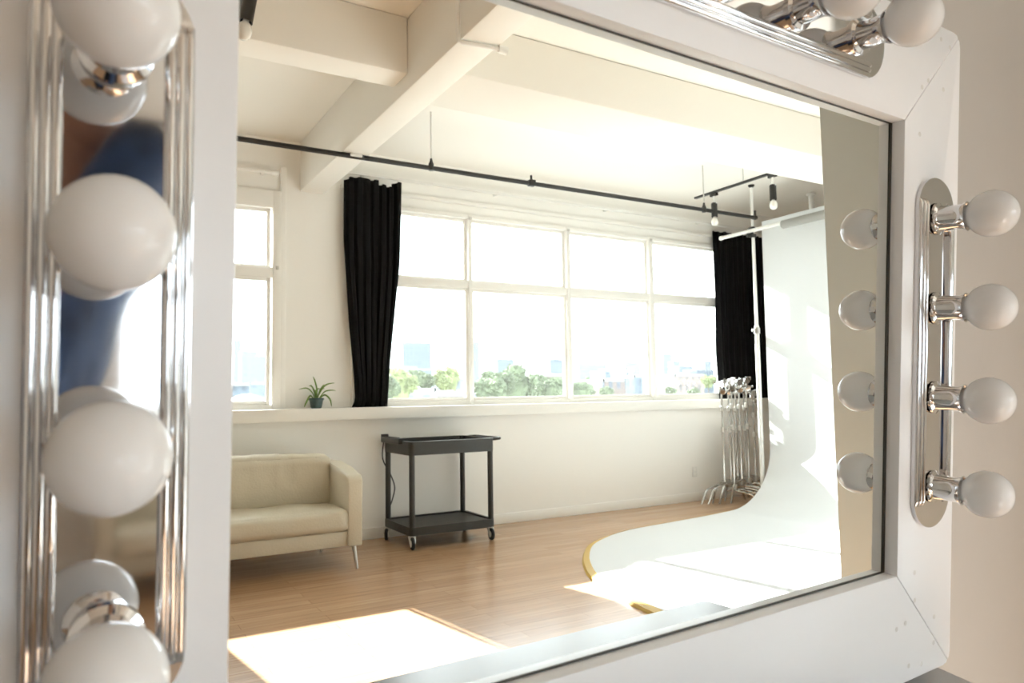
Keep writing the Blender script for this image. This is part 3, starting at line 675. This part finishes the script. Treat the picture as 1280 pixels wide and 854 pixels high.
# ------------------------------------------------------------------ vanity mirror
vm = bpy.data.objects.new('vanity_mirror', None); COL.objects.link(vm); vm.matrix_world = MIR
tag(vm, 'large mirror in a wide white board frame leaning on the beige wall', 'mirror')
UO0, UO1, VO = -0.027, 1.381, 0.557; UI0, UI1, VI = 0.1505, 1.2040, 0.3755; WF, WB = 0.0225, -0.018
def board(name, quad, rc, screws):
    """quad: outer a, outer b, inner b, inner a in (u, v); the two outer corners are rounded"""
    bm = bmesh.new(); g = 0.0007
    c = Vector((sum(p[0] for p in quad) / 4, sum(p[1] for p in quad) / 4))
    pts = []
    for i, p in enumerate(quad):
        p = Vector(p); q0 = Vector(quad[i - 1]); q1 = Vector(quad[(i + 1) % 4])
        if i in (0, 1):
            # outer corner: the board ends on the mitre, its outer edge turns in a small radius
            inn = q0 if i == 1 else q1; mit = q1 if i == 1 else q0
            a = p + (inn - p).normalized() * rc; m_ = p + (mit - p).normalized() * rc * 0.42
            pts += [m_, p + (inn - p).normalized() * rc * 0.35 + (mit - p).normalized() * rc * 0.10, a] if i == 0 else [a, p + (inn - p).normalized() * rc * 0.35 + (mit - p).normalized() * rc * 0.10, m_]
        else: pts.append(p)
    pts = [p + (c - p).normalized() * g for p in pts]
    t = bmesh.new(); add_prism(t, [(p.x, p.y) for p in pts], WB, WF, lambda a, b_, z: Vector((a, b_, z)))
    bmesh.ops.bevel(t, geom=[e for e in t.edges if abs(e.verts[0].co.z - e.verts[1].co.z) < 1e-6 and e.verts[0].co.z > 0], offset=0.0014, segments=2, profile=0.5, affect='EDGES', clamp_overlap=True)
    merge(bm, t)
    for u, v in screws: add_lathe(bm, [(0.0, 0.0006), (0.0025, 0.0006), (0.0042, 0.0002), (0.0042, -0.001)], (u, v, WF), (0, 0, 1), 12, mi=1)
    return finish(name, bm, [M['frame'], M['filler']], vm, flip=False)
cor = lambda su, sv: ((UO0, UO1)[su], (-VO, VO)[sv]); inn = lambda su, sv: ((UI0, UI1)[su], (-VI, VI)[sv])
board('frame_board', [cor(1, 1), cor(0, 1), inn(0, 1), inn(1, 1)], 0.022, [(1.315, 0.535), (1.345, 0.528), (1.255, 0.44), (1.275, 0.455)])
board('frame_board', [cor(0, 0), cor(1, 0), inn(1, 0), inn(0, 0)], 0.022, [(1.205, -0.463), (1.232, -0.458), (1.245, -0.532), (1.285, -0.538)])
board('frame_board', [cor(1, 0), cor(1, 1), inn(1, 1), inn(1, 0)], 0.022, [(1.25, 0.36), (1.258, -0.378), (1.260, -0.425), (1.325, -0.465), (1.325, -0.51), (1.325, 0.45)])
board('frame_board', [cor(0, 1), cor(0, 0), inn(0, 0), inn(0, 1)], 0.022, [(0.02, 0.47), (0.02, -0.47)])
bm = bmesh.new(); add_box(bm, (UI0 - 0.004, -VI - 0.004, -0.006), (UI1 + 0.004, VI + 0.004, 0.0)); finish('mirror_glass', bm, M['mirror'], vm, flip=False)
bm = bmesh.new()
add_box(bm, (UI1 - 0.0075, -VI + 0.001, 0.0002), (UI1 - 0.0004, VI - 0.0004, 0.0012)); add_box(bm, (UI0 + 0.0004, -VI + 0.0004, 0.0002), (UI0 + 0.004, VI - 0.0004, 0.0012))
add_box(bm, (UI0 + 0.004, -VI + 0.0004, 0.0002), (UI1 - 0.0075, -VI + 0.0030, 0.0012)); add_box(bm, (UI0 + 0.004, VI - 0.0022, 0.0002), (UI1 - 0.0075, VI - 0.0004, 0.0012))
e = finish('edge_seal', bm, M['edge'], vm, flip=False); e['label'] = 'dark edge line around the glass'
bm = bmesh.new(); add_box(bm, (UO0 + 0.05, -VO + 0.05, WB - 0.004), (UO1 - 0.05, VO - 0.05, WB)); finish('backing_board', bm, M['tableleg'], vm, flip=False)

# vanity light bars ---------------------------------------------------------
def light_bar(label, uc, vc, vertical, nb, glass, bulb_shift=(0, 0)):
    sp = 0.152; half = (nb - 1) / 2 * sp + 0.070
    t = bpy.data.objects.new('vanity_light', None); COL.objects.link(t); t.matrix_world = MIR @ Matrix.Translation((uc, vc, WF + 0.0008))
    tag(t, label, 'vanity light', 'chrome vanity light bars around the mirror')
    P = (lambda l, s, w: Vector((s, l, w))) if vertical else (lambda l, s, w: Vector((l, s, w)))
    hwid = 0.0570; ro = 0.052
    # back plate with rounded ends
    poly = []
    for k in range(25):
        a = PI * k / 24; poly.append((half - ro + ro * math.sin(a), hwid * math.cos(a)))
    for k in range(25):
        a = PI * k / 24; poly.append((-(half - ro) - ro * math.sin(a), -hwid * math.cos(a)))
    t_ = bmesh.new(); add_prism(t_, poly, 0.0, 0.006, lambda a, b_, z: P(a, b_, z))
    bmesh.ops.bevel(t_, geom=[e for e in t_.edges if e.verts[0].co.z > 0.005 and e.verts[1].co.z > 0.005], offset=0.002, segments=2, profile=0.5, affect='EDGES', clamp_overlap=True)
    bm = bmesh.new(); merge(bm, t_); finish('back_plate', bm, M['chrome'], t, flip=False)
    L = half - 0.040
    for sgn in (-1, 1):
        bm = bmesh.new()
        for j, (s, r, base) in enumerate(((0.0525, 0.0040, 0.006), (0.0455, 0.0040, 0.0085), (0.0385, 0.0038, 0.0100))):
            secs = [(-L, 0.15), (-L + 0.004, 0.8), (-L + 0.010, 1.0), (L - 0.010, 1.0), (L - 0.004, 0.8), (L, 0.15)]
            rows = []
            for l, k in secs:
                row = [P(l, sgn * s - r, 0.005)]
                row += [P(l, sgn * s - r * math.cos(PI * q / 10), 0.006 + (base - 0.006) * k + r * k * math.sin(PI * q / 10)) for q in range(11)]
                row += [P(l, sgn * s + r, 0.005)]
                rows.append([bm.verts.new(p) for p in row])
            for a, b_ in zip(rows, rows[1:]):
                for q in range(len(a) - 1): bm.faces.new((a[q], a[q + 1], b_[q + 1], b_[q]))
                bm.faces.new((a[-1], a[0], b_[0], b_[-1]))
            bm.faces.new(rows[0][::-1]); bm.faces.new(rows[-1])
        finish('ribbed_edge', bm, M['chrome'], t, flip=False, angle=50)
    for k in range(nb):
        l = -(nb - 1) / 2 * sp + k * sp if vertical else -(nb - 1) / 2 * sp + k * sp
        b0 = P(l, 0, 0.006)
        tip = Vector((bulb_shift[0], bulb_shift[1], 0.0885 - 0.006)); d = tip.normalized()
        bm = bmesh.new()
        add_lathe(bm, [(0.0, 0.0), (0.0275, 0.0), (0.0275, 0.004), (0.0215, 0.007), (0.0205, 0.030), (0.0212, 0.040), (0.0245, 0.0465), (0.0225, 0.047), (0.0190, 0.041), (0.0175, 0.018), (0.0, 0.018)], b0, d, 28)
        sk = finish('bulb_socket', bm, M['chrome'], t, flip=False, angle=45)
        pr = [(0.0, 0.022), (0.0125, 0.022), (0.0135, 0.034), (0.0165, 0.044)]
        R_ = 0.0380 if nb == 4 and uc > 0.5 else 0.0393; c_ = 0.0825
        a0 = math.asin(0.0195 / R_)
        for q in range(0, 19):
            a = PI - a0 - (PI - a0) * q / 18; pr.append((R_ * math.sin(a) if q < 18 else 0.0, c_ + R_ * math.cos(a)))
        bm = bmesh.new(); add_lathe(bm, pr, b0, d, 36); finish('bulb', bm, glass, t, flip=False, angle=70)
    return t
light_bar('large blurred chrome four-bulb light bar on the mirror frame beside the sofa reflection', 0.0580, -0.0076, True, 4, M['bulb_white'], (-0.0070, 0))
light_bar('chrome four-bulb light bar on the mirror frame side nearest the bare beige wall', 1.2970, -0.0067, True, 4, M['bulb_pearl'], (0.0115, 0))
light_bar('chrome light bar lying along the top board of the mirror frame', 0.6765, 0.4735, False, 6, M['bulb_pearl'], (0.0, 0.0))

# ------------------------------------------------------------------ photographer and camera
fw = Vector((AXF.x, AXF.y, 0)).normalized(); rt = Vector((AXR.x, AXR.y, 0)).normalized()
cp = CAMP - AXF * 0.03
def CP(r, u, f): return cp + AXR * r + AXU * u + AXF * f
o = CP(0, -0.05, -0.10)
pc = bpy.data.objects.new('photo_camera', None); COL.objects.link(pc); pc.matrix_world = Matrix.Translation(cp) @ Matrix((AXR, AXU, -AXF)).transposed().to_4x4()
tag(pc, 'black camera held up by the photographer in front of the mirror', 'camera')
bm = bmesh.new(); add_box(bm, (-0.068, -0.047, 0.115), (0.068, 0.038, 0.165), 0.010, 3); add_box(bm, (-0.028, 0.03, 0.105), (0.028, 0.066, 0.160), 0.012, 3); add_box(bm, (0.042, -0.047, 0.085), (0.076, 0.030, 0.160), 0.012, 3); finish('camera_body', bm, M['black'], pc, flip=False)
bm = bmesh.new(); add_lathe(bm, [(0.0, 0.0), (0.034, 0.0), (0.036, 0.01), (0.036, 0.06), (0.039, 0.062), (0.039, 0.092), (0.034, 0.098), (0.031, 0.118), (0.0, 0.118)], (0, -0.004, 0.122), (0, 0, -1), 28); ln = finish('lens_barrel', bm, M['black'], pc, flip=False)
bm = bmesh.new(); add_lathe(bm, [(0.0, 0.1195), (0.029, 0.1185), (0.0, 0.118)], (0, -0.004, 0.122), (0, 0, -1), 24); finish('lens_glass', bm, M['lens'], ln, flip=False)

def PW(u, w, z):
    p = CAMP + Vector((H.x, H.y, 0)) * u + Vector((N.x, N.y, 0)) * (w - DM); return Vector((p.x, p.y, z))
def capsule_chain(bm, chain, seg=14):
    for (p, r), (q, s) in zip(chain, chain[1:]):
        p = Vector(p); q = Vector(q); add_tube(bm, [p, p.lerp(q, 0.5), q], [r, (r + s) / 2, s], seg)
    for p, r in chain: add_sphere(bm, p, r, 14, 10)
def remeshed(ob, vox, it=6):
    m = ob.modifiers.new('skin_surface', 'REMESH'); m.mode = 'VOXEL'; m.voxel_size = vox; m.use_smooth_shade = True
    s = ob.modifiers.new('soften', 'SMOOTH'); s.factor = 0.5; s.iterations = it
base = PW(-0.01, 1.06, 0); TALL = 1.05
def lean(z): return max(-0.16, min(0.09, 0.45 * (z - 1.35)))      # weight on one leg, upper body leaning over
yaw = math.atan2(fw.y, fw.x)
per = bpy.data.objects.new('person', None); COL.objects.link(per); per.location = base
tag(per, 'person in blue denim shirt standing behind a camera that points at the mirror', 'person')
side = rt
def BP(s, f, z): return base + side * (s + lean(z)) + fw * f + Vector((0, 0, z * TALL if z > 0.2 else z))
gripR = CP(0.060, -0.012, -0.115); gripL = CP(-0.012, -0.052, -0.075)
shR = BP(0.185, -0.02, 1.53); shL = BP(-0.185, -0.02, 1.52); elR = PW(0.185, 0.95, 1.73); elL = BP(-0.20, 0.16, 1.20)
wrR = gripR + (elR - gripR).normalized() * 0.085; wrL = gripL + (elL - gripL).normalized() * 0.085
bm = bmesh.new()
capsule_chain(bm, [(BP(0, 0, 1.00), 0.135), (BP(0, 0.01, 1.12), 0.120), (BP(0, 0.005, 1.30), 0.130), (BP(0, -0.01, 1.43), 0.110), (BP(0, -0.01, 1.54), 0.065), (BP(0, 0.01, 1.63), 0.056), (BP(0, 0.02, 1.68), 0.055)])
for s in (-1, 1): capsule_chain(bm, [(BP(s * 0.09, 0, 1.27), 0.10), (BP(s * 0.10, -0.01, 1.42), 0.085), (BP(s * 0.175, -0.02, 1.51), 0.062)])
capsule_chain(bm, [(shR, 0.060), (elR, 0.042), (elR.lerp(wrR, 0.35), 0.042), (wrR, 0.027), (gripR, 0.030)])
capsule_chain(bm, [(shL, 0.060), (elL, 0.042), (elL.lerp(wrL, 0.35), 0.042), (wrL, 0.027), (gripL, 0.030)])
for s in (-1, 1): capsule_chain(bm, [(BP(s * 0.09, 0, 0.96), 0.10), (BP(s * 0.10, 0.01, 0.72), 0.080), (BP(s * 0.105, 0.02, 0.50), 0.055), (BP(s * 0.11, -0.005, 0.34), 0.056), (BP(s * 0.11, -0.01, 0.09), 0.036), (BP(s * 0.115, 0.06, 0.04), 0.035)])
hc = BP(0.0, 0.03, 1.775)
def head_pt(x, y, z): return hc + side * x + fw * y + Vector((0, 0, z))
t_ = bmesh.new(); bmesh.ops.create_uvsphere(t_, u_segments=24, v_segments=16, radius=1.0)
for v in t_.verts:
    x, y, z = v.co; wd = 0.077 * (1 - 0.18 * max(0, -z)); v.co = head_pt(x * wd, y * 0.098 + (0.008 if z < -0.3 and y > 0 else 0), z * 0.118)
merge(bm, t_)
capsule_chain(bm, [(head_pt(0, 0.093, 0.02), 0.010), (head_pt(0, 0.112, -0.018), 0.014)])
for s in (-1, 1):
    capsule_chain(bm, [(head_pt(s * 0.078, -0.005, 0.02), 0.012), (head_pt(s * 0.079, -0.002, -0.02), 0.011)])
    add_sphere(bm, head_pt(s * 0.032, 0.080, 0.022), 0.014, 10, 8)
capsule_chain(bm, [(head_pt(-0.022, 0.088, -0.056), 0.009), (head_pt(0, 0.094, -0.056), 0.010), (head_pt(0.022, 0.088, -0.056), 0.009)])
# fingers around the camera grip and under the lens
for k in range(4):
    z = 0.022 - k * 0.020; L = (0.9, 1.0, 0.95, 0.75)[k]
    capsule_chain(bm, [(CP(0.078, z - 0.004, -0.130), 0.0105), (CP(0.091, z, -0.095), 0.010), (CP(0.082, z + 0.001, -0.068 + 0.012 * (1 - L)), 0.009), (CP(0.056, z + 0.002, -0.072), 0.008)], 10)
    a = -0.036 + k * 0.021
    capsule_chain(bm, [(CP(a * 0.7, -0.058, -0.085), 0.0105), (CP(a - 0.012, -0.052, -0.060 - 0.004 * k), 0.010), (CP(a - 0.030, -0.040, -0.052 - 0.006 * k), 0.009)], 10)
capsule_chain(bm, [(CP(0.070, 0.005, -0.155), 0.012), (CP(0.055, 0.020, -0.172), 0.010), (CP(0.036, 0.026, -0.176), 0.009)], 10)
capsule_chain(bm, [(CP(-0.030, -0.050, -0.090), 0.012), (CP(-0.050, -0.035, -0.078), 0.010), (CP(-0.049, -0.008, -0.070), 0.009)], 10)
for v in bm.verts: v.co -= base
body = finish('body', bm, M['skin'], per, flip=False); remeshed(body, 0.006)
def garment(name, chains, m, vox=0.009):
    bm = bmesh.new()
    for c in chains: capsule_chain(bm, c)
    for v in bm.verts: v.co -= base
    g = finish(name, bm, m, per, flip=False); remeshed(g, vox, 8); return g
garment('denim_shirt', [[(BP(0, 0, 0.98), 0.158), (BP(0, 0.01, 1.12), 0.146), (BP(0, 0.005, 1.30), 0.150), (BP(0, -0.01, 1.44), 0.122), (BP(0, -0.012, 1.535), 0.078)]] +
        [[(BP(s * 0.09, 0, 1.27), 0.116), (BP(s * 0.10, -0.01, 1.42), 0.100), (BP(s * 0.175, -0.02, 1.51), 0.078)] for s in (-1, 1)] +
        [[(shR, 0.080), (shR.lerp(elR, 0.55), 0.072), (elR, 0.064), (elR.lerp(wrR, 0.42), 0.058)], [(shL, 0.080), (shL.lerp(elL, 0.5), 0.068), (elL, 0.060), (elL.lerp(wrL, 0.42), 0.056)]], M['denim'])
garment('trousers', [[(BP(0, 0, 0.99), 0.148), (BP(0, 0, 0.92), 0.140)]] + [[(BP(s * 0.085, 0, 0.94), 0.118), (BP(s * 0.10, 0.01, 0.72), 0.098), (BP(s * 0.105, 0.02, 0.50), 0.074), (BP(s * 0.11, -0.005, 0.30), 0.072), (BP(s * 0.11, -0.01, 0.11), 0.062)] for s in (-1, 1)], M['navy'])
for s in (-1, 1): garment('shoe', [[(BP(s * 0.11, -0.045, 0.048), 0.047), (BP(s * 0.115, 0.06, 0.045), 0.045), (BP(s * 0.118, 0.14, 0.040), 0.040)]], M['rubber'])
bm = bmesh.new(); t_ = bmesh.new(); bmesh.ops.create_uvsphere(t_, u_segments=28, v_segments=18, radius=1.0)
for v in t_.verts:
    x, y, z = v.co; k = 1.0
    if y > 0.15 and z < 0.52: k = 0.80
    if z < -0.5: k *= 0.86
    v.co = head_pt(x * 0.087 * k, y * 0.106 * k - 0.006, z * 0.126 * (k if z > 0 else 1) + 0.006)
merge(bm, t_)
for v in bm.verts: v.co -= base
finish('hair', bm, M['hair'], per, flip=False, angle=80)

# ------------------------------------------------------------------ outside: street level far below, buildings and trees
GZ = -16.0
bm = bmesh.new(); add_box(bm, (-1500, 12, GZ - 1), (2500, 2600, GZ)); g = struct(finish('ground', bm, M['ground']))
pal = {
    'blue': mat_facade('haze_blue_facade', (0.120, 0.142, 0.165), (0.085, 0.104, 0.125), 2.6, 3.2),  # pale blue with distance haze put into the base colour
    'white': mat_facade('pale_render_facade', (0.20, 0.205, 0.21), (0.10, 0.115, 0.13), 2.4, 3.0),
    'brick': mat_facade('brown_brick_facade', (0.13, 0.10, 0.09), (0.06, 0.07, 0.09), 1.9, 2.9),
    'slate': mat_facade('slate_blue_facade', (0.085, 0.11, 0.14), (0.045, 0.06, 0.085), 1.9, 2.6),
    'haze': mat_facade('haze_tinted_facade', (0.145, 0.165, 0.185), (0.120, 0.138, 0.16), 4.0, 4.0),  # aerial haze of the far towers painted into these colours
    'pink': mat_facade('rose_brick_facade', (0.21, 0.165, 0.15), (0.11, 0.10, 0.10), 2.0, 2.8),
}
def building(label, x0, x1, D, ztop, fac, kind='flat', depth=None):
    w = x1 - x0; dp = depth or max(8.0, w * 0.9); cx_ = (x0 + x1) / 2; o = (cx_, D, GZ)
    t = thing('building', label, 'building', o, 'city buildings beyond the windows')
    zb = ztop if kind != 'gable' else ztop - w * 0.18
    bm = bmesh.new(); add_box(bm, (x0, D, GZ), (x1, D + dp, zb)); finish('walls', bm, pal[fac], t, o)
    bm = bmesh.new()
    if kind == 'gable':
        add_prism(bm, [(x0 - 0.3, zb), (x1 + 0.3, zb), (cx_, ztop)], D - 0.3, D + dp + 0.3, lambda a, b_, s: Vector((a, s, b_)))
    elif kind == 'dome':
        add_lathe(bm, [(w * 0.5, 0), (w * 0.46, w * 0.18), (w * 0.32, w * 0.34), (0.0, w * 0.42)], (cx_, D + dp / 2, zb), seg=18)
    else:
        e = max(0.25, w * 0.02)
        for c0, c1 in (((x0, D, zb), (x1, D + e, zb + e * 2)), ((x0, D + dp - e, zb), (x1, D + dp, zb + e * 2)), ((x0, D, zb), (x0 + e, D + dp, zb + e * 2)), ((x1 - e, D, zb), (x1, D + dp, zb + e * 2))): add_box(bm, c0, c1)
        add_box(bm, (x0 + w * 0.45, D + dp * 0.3, zb), (x0 + w * 0.75, D + dp * 0.6, zb + max(0.8, w * 0.10)))
    finish('roof', bm, M['roofwhite'] if kind == 'white' else M['roofgrey'], t, o)
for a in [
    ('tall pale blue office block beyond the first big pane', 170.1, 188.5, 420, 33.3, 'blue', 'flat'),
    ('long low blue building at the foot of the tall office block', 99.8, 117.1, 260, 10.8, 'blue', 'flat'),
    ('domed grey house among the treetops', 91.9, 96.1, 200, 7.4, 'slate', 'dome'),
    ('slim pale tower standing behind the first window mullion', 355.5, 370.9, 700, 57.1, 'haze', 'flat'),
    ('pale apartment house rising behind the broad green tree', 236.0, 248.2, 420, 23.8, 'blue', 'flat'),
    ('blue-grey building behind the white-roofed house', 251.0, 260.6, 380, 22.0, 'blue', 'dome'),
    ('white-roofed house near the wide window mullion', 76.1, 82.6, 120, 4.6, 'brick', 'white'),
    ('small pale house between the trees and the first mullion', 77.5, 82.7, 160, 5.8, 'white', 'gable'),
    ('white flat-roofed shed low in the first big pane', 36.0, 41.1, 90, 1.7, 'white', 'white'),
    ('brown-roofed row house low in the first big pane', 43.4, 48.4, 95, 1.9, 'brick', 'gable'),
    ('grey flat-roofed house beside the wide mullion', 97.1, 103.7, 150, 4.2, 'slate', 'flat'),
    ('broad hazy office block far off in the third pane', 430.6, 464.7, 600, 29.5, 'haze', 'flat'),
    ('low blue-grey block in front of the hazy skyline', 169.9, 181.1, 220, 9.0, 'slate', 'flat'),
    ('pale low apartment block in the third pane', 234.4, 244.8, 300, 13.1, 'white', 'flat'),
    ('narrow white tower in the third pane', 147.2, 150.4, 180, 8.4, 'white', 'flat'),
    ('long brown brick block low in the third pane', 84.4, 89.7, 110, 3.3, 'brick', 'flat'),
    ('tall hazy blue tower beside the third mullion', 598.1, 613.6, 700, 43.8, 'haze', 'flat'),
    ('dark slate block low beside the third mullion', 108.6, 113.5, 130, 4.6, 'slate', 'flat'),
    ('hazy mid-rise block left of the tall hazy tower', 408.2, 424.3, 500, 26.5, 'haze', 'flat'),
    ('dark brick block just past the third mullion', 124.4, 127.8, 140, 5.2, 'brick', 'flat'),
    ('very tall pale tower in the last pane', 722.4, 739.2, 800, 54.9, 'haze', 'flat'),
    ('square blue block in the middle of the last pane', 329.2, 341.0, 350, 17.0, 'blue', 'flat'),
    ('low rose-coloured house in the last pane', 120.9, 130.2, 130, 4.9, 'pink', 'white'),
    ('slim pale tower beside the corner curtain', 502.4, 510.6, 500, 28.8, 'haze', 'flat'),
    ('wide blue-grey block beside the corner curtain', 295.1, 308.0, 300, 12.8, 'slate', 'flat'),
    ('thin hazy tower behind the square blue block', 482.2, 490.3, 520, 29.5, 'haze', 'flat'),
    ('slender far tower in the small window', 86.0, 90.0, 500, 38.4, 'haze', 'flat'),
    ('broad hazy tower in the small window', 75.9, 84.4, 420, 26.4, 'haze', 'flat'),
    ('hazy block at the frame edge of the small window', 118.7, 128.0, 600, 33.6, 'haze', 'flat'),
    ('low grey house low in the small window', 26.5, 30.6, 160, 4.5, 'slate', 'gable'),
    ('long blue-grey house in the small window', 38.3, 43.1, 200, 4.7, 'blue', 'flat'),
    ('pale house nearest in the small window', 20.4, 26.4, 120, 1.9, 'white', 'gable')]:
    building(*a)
def tree(label, x, D, zc, r, light):
    o = (x, D, GZ); t = thing('tree', label, 'tree', o, 'trees beyond the windows')
    bm = bmesh.new(); add_tube(bm, [(x, D, GZ), (x + r * 0.1, D, (GZ + zc) / 2), (x, D, zc)], [r * 0.14, r * 0.10, r * 0.05], 8); finish('trunk', bm, M['bark'], t, o)
    bm = bmesh.new(); rnd = random.Random(int(x * 10))
    for k in range(11):
        a = rnd.uniform(0, 2 * PI); q = rnd.uniform(0.0, 0.75); rr = r * rnd.uniform(0.36, 0.6)
        c = Vector((x + r * 1.25 * q * math.cos(a), D + r * q * math.sin(a), zc + r * rnd.uniform(-0.75, 0.45) * (1.1 - q)))
        t2 = bmesh.new(); bmesh.ops.create_icosphere(t2, subdivisions=4, radius=rr)
        for v in t2.verts:
            n_ = v.co.normalized(); v.co = v.co + n_ * rr * 0.42 * noise.noise(n_ * 3.1 + c) + n_ * rr * 0.20 * noise.noise(n_ * 9.0 + c) + n_ * rr * 0.22 * noise.noise(n_ * 21.0 + c); v.co += c
        merge(bm, t2)
    add_tube(bm, [(x, D, zc - r * 1.2), (x, D, zc)], [r * 0.5, r * 0.75], 10)
    finish('crown', bm, M['foliage_light'] if light else M['foliage'], t, o, angle=25)
TR = [('yellow-green tree low beside the curtain foot', 32.0, 80, 3.1, 1.9, 1), ('green tree in front of the long blue building', 47.4, 110, 3.88, 2.2, 0), ('tree before the domed grey house', 53.3, 112, 4.2, 2.4, 1),
      ('small tree at the curtain foot', 26.3, 70, 2.4, 1.3, 0), ('tree on the mullion side of the broad green tree', 60.6, 110, 3.2, 2.3, 0), ('broad green tree in the second pane', 50.2, 85, 2.75, 2.7, 0),
      ('tree in front of the white-roofed house', 60.6, 95, 2.5, 1.9, 0), ('bushy tree by the wide mullion', 46.4, 70, 1.9, 1.5, 0), ('rounded tree low in the second pane', 41.9, 75, 2.5, 2.0, 0),
      ('tree at the edge of the third pane', 102.9, 140, 2.6, 1.7, 0), ('bush-like tree low in the third pane', 57.5, 80, 1.6, 1.6, 0), ('small tree before the long brown brick block', 69.4, 90, 1.2, 1.1, 0),
      ('tree beside the dark brick block in the last pane', 138.9, 150, 3.4, 1.4, 0), ('rounded tree low in the last pane', 82.6, 90, 1.1, 1.1, 0), ('bright green tree beside the corner curtain', 121.4, 120, 3.9, 1.6, 1),
      ('low green tree in front of the rose-coloured house', 87.9, 90, 0.9, 1.1, 0), ('far tree line clump behind the third pane blocks', 223.1, 300, 7.5, 3.2, 0)]
for a in TR: tree(*a)

# ------------------------------------------------------------------ light: sun and sky
SUN = Vector((0.14, 1.0, -0.545)).normalized()       # direction of travel, world axes (+y runs from the windows to the mirror)
ld = bpy.data.lights.new('sun', 'SUN'); lo_ = bpy.data.objects.new('sun', ld); COL.objects.link(lo_)
lo_.rotation_euler = SUN.to_track_quat('-Z', 'Y').to_euler(); lo_.location = (0, -30, 20)
ld.energy = 40.0; ld.angle = math.radians(0.6); ld.color = (1.0, 0.972, 0.93)
w = bpy.data.worlds.new('sky'); scene.world = w; w.use_nodes = True
bg = w.node_tree.nodes['Background']; bg.inputs['Color'].default_value = (0.88, 0.94, 1.0, 1); bg.inputs['Strength'].default_value = 7.0

scene.view_settings.view_transform = 'Standard'; scene.view_settings.look = 'None'
scene.view_settings.gamma = 1.0; scene.view_settings.use_curve_mapping = False
scene.view_settings.exposure = 0.33
cy = scene.cycles
cy.max_bounces = 14; cy.diffuse_bounces = 8; cy.glossy_bounces = 8; cy.transparent_max_bounces = 16; cy.transmission_bounces = 8
cy.blur_glossy = 0.5; cy.sample_clamp_indirect = 8.0
cy.use_denoising = True
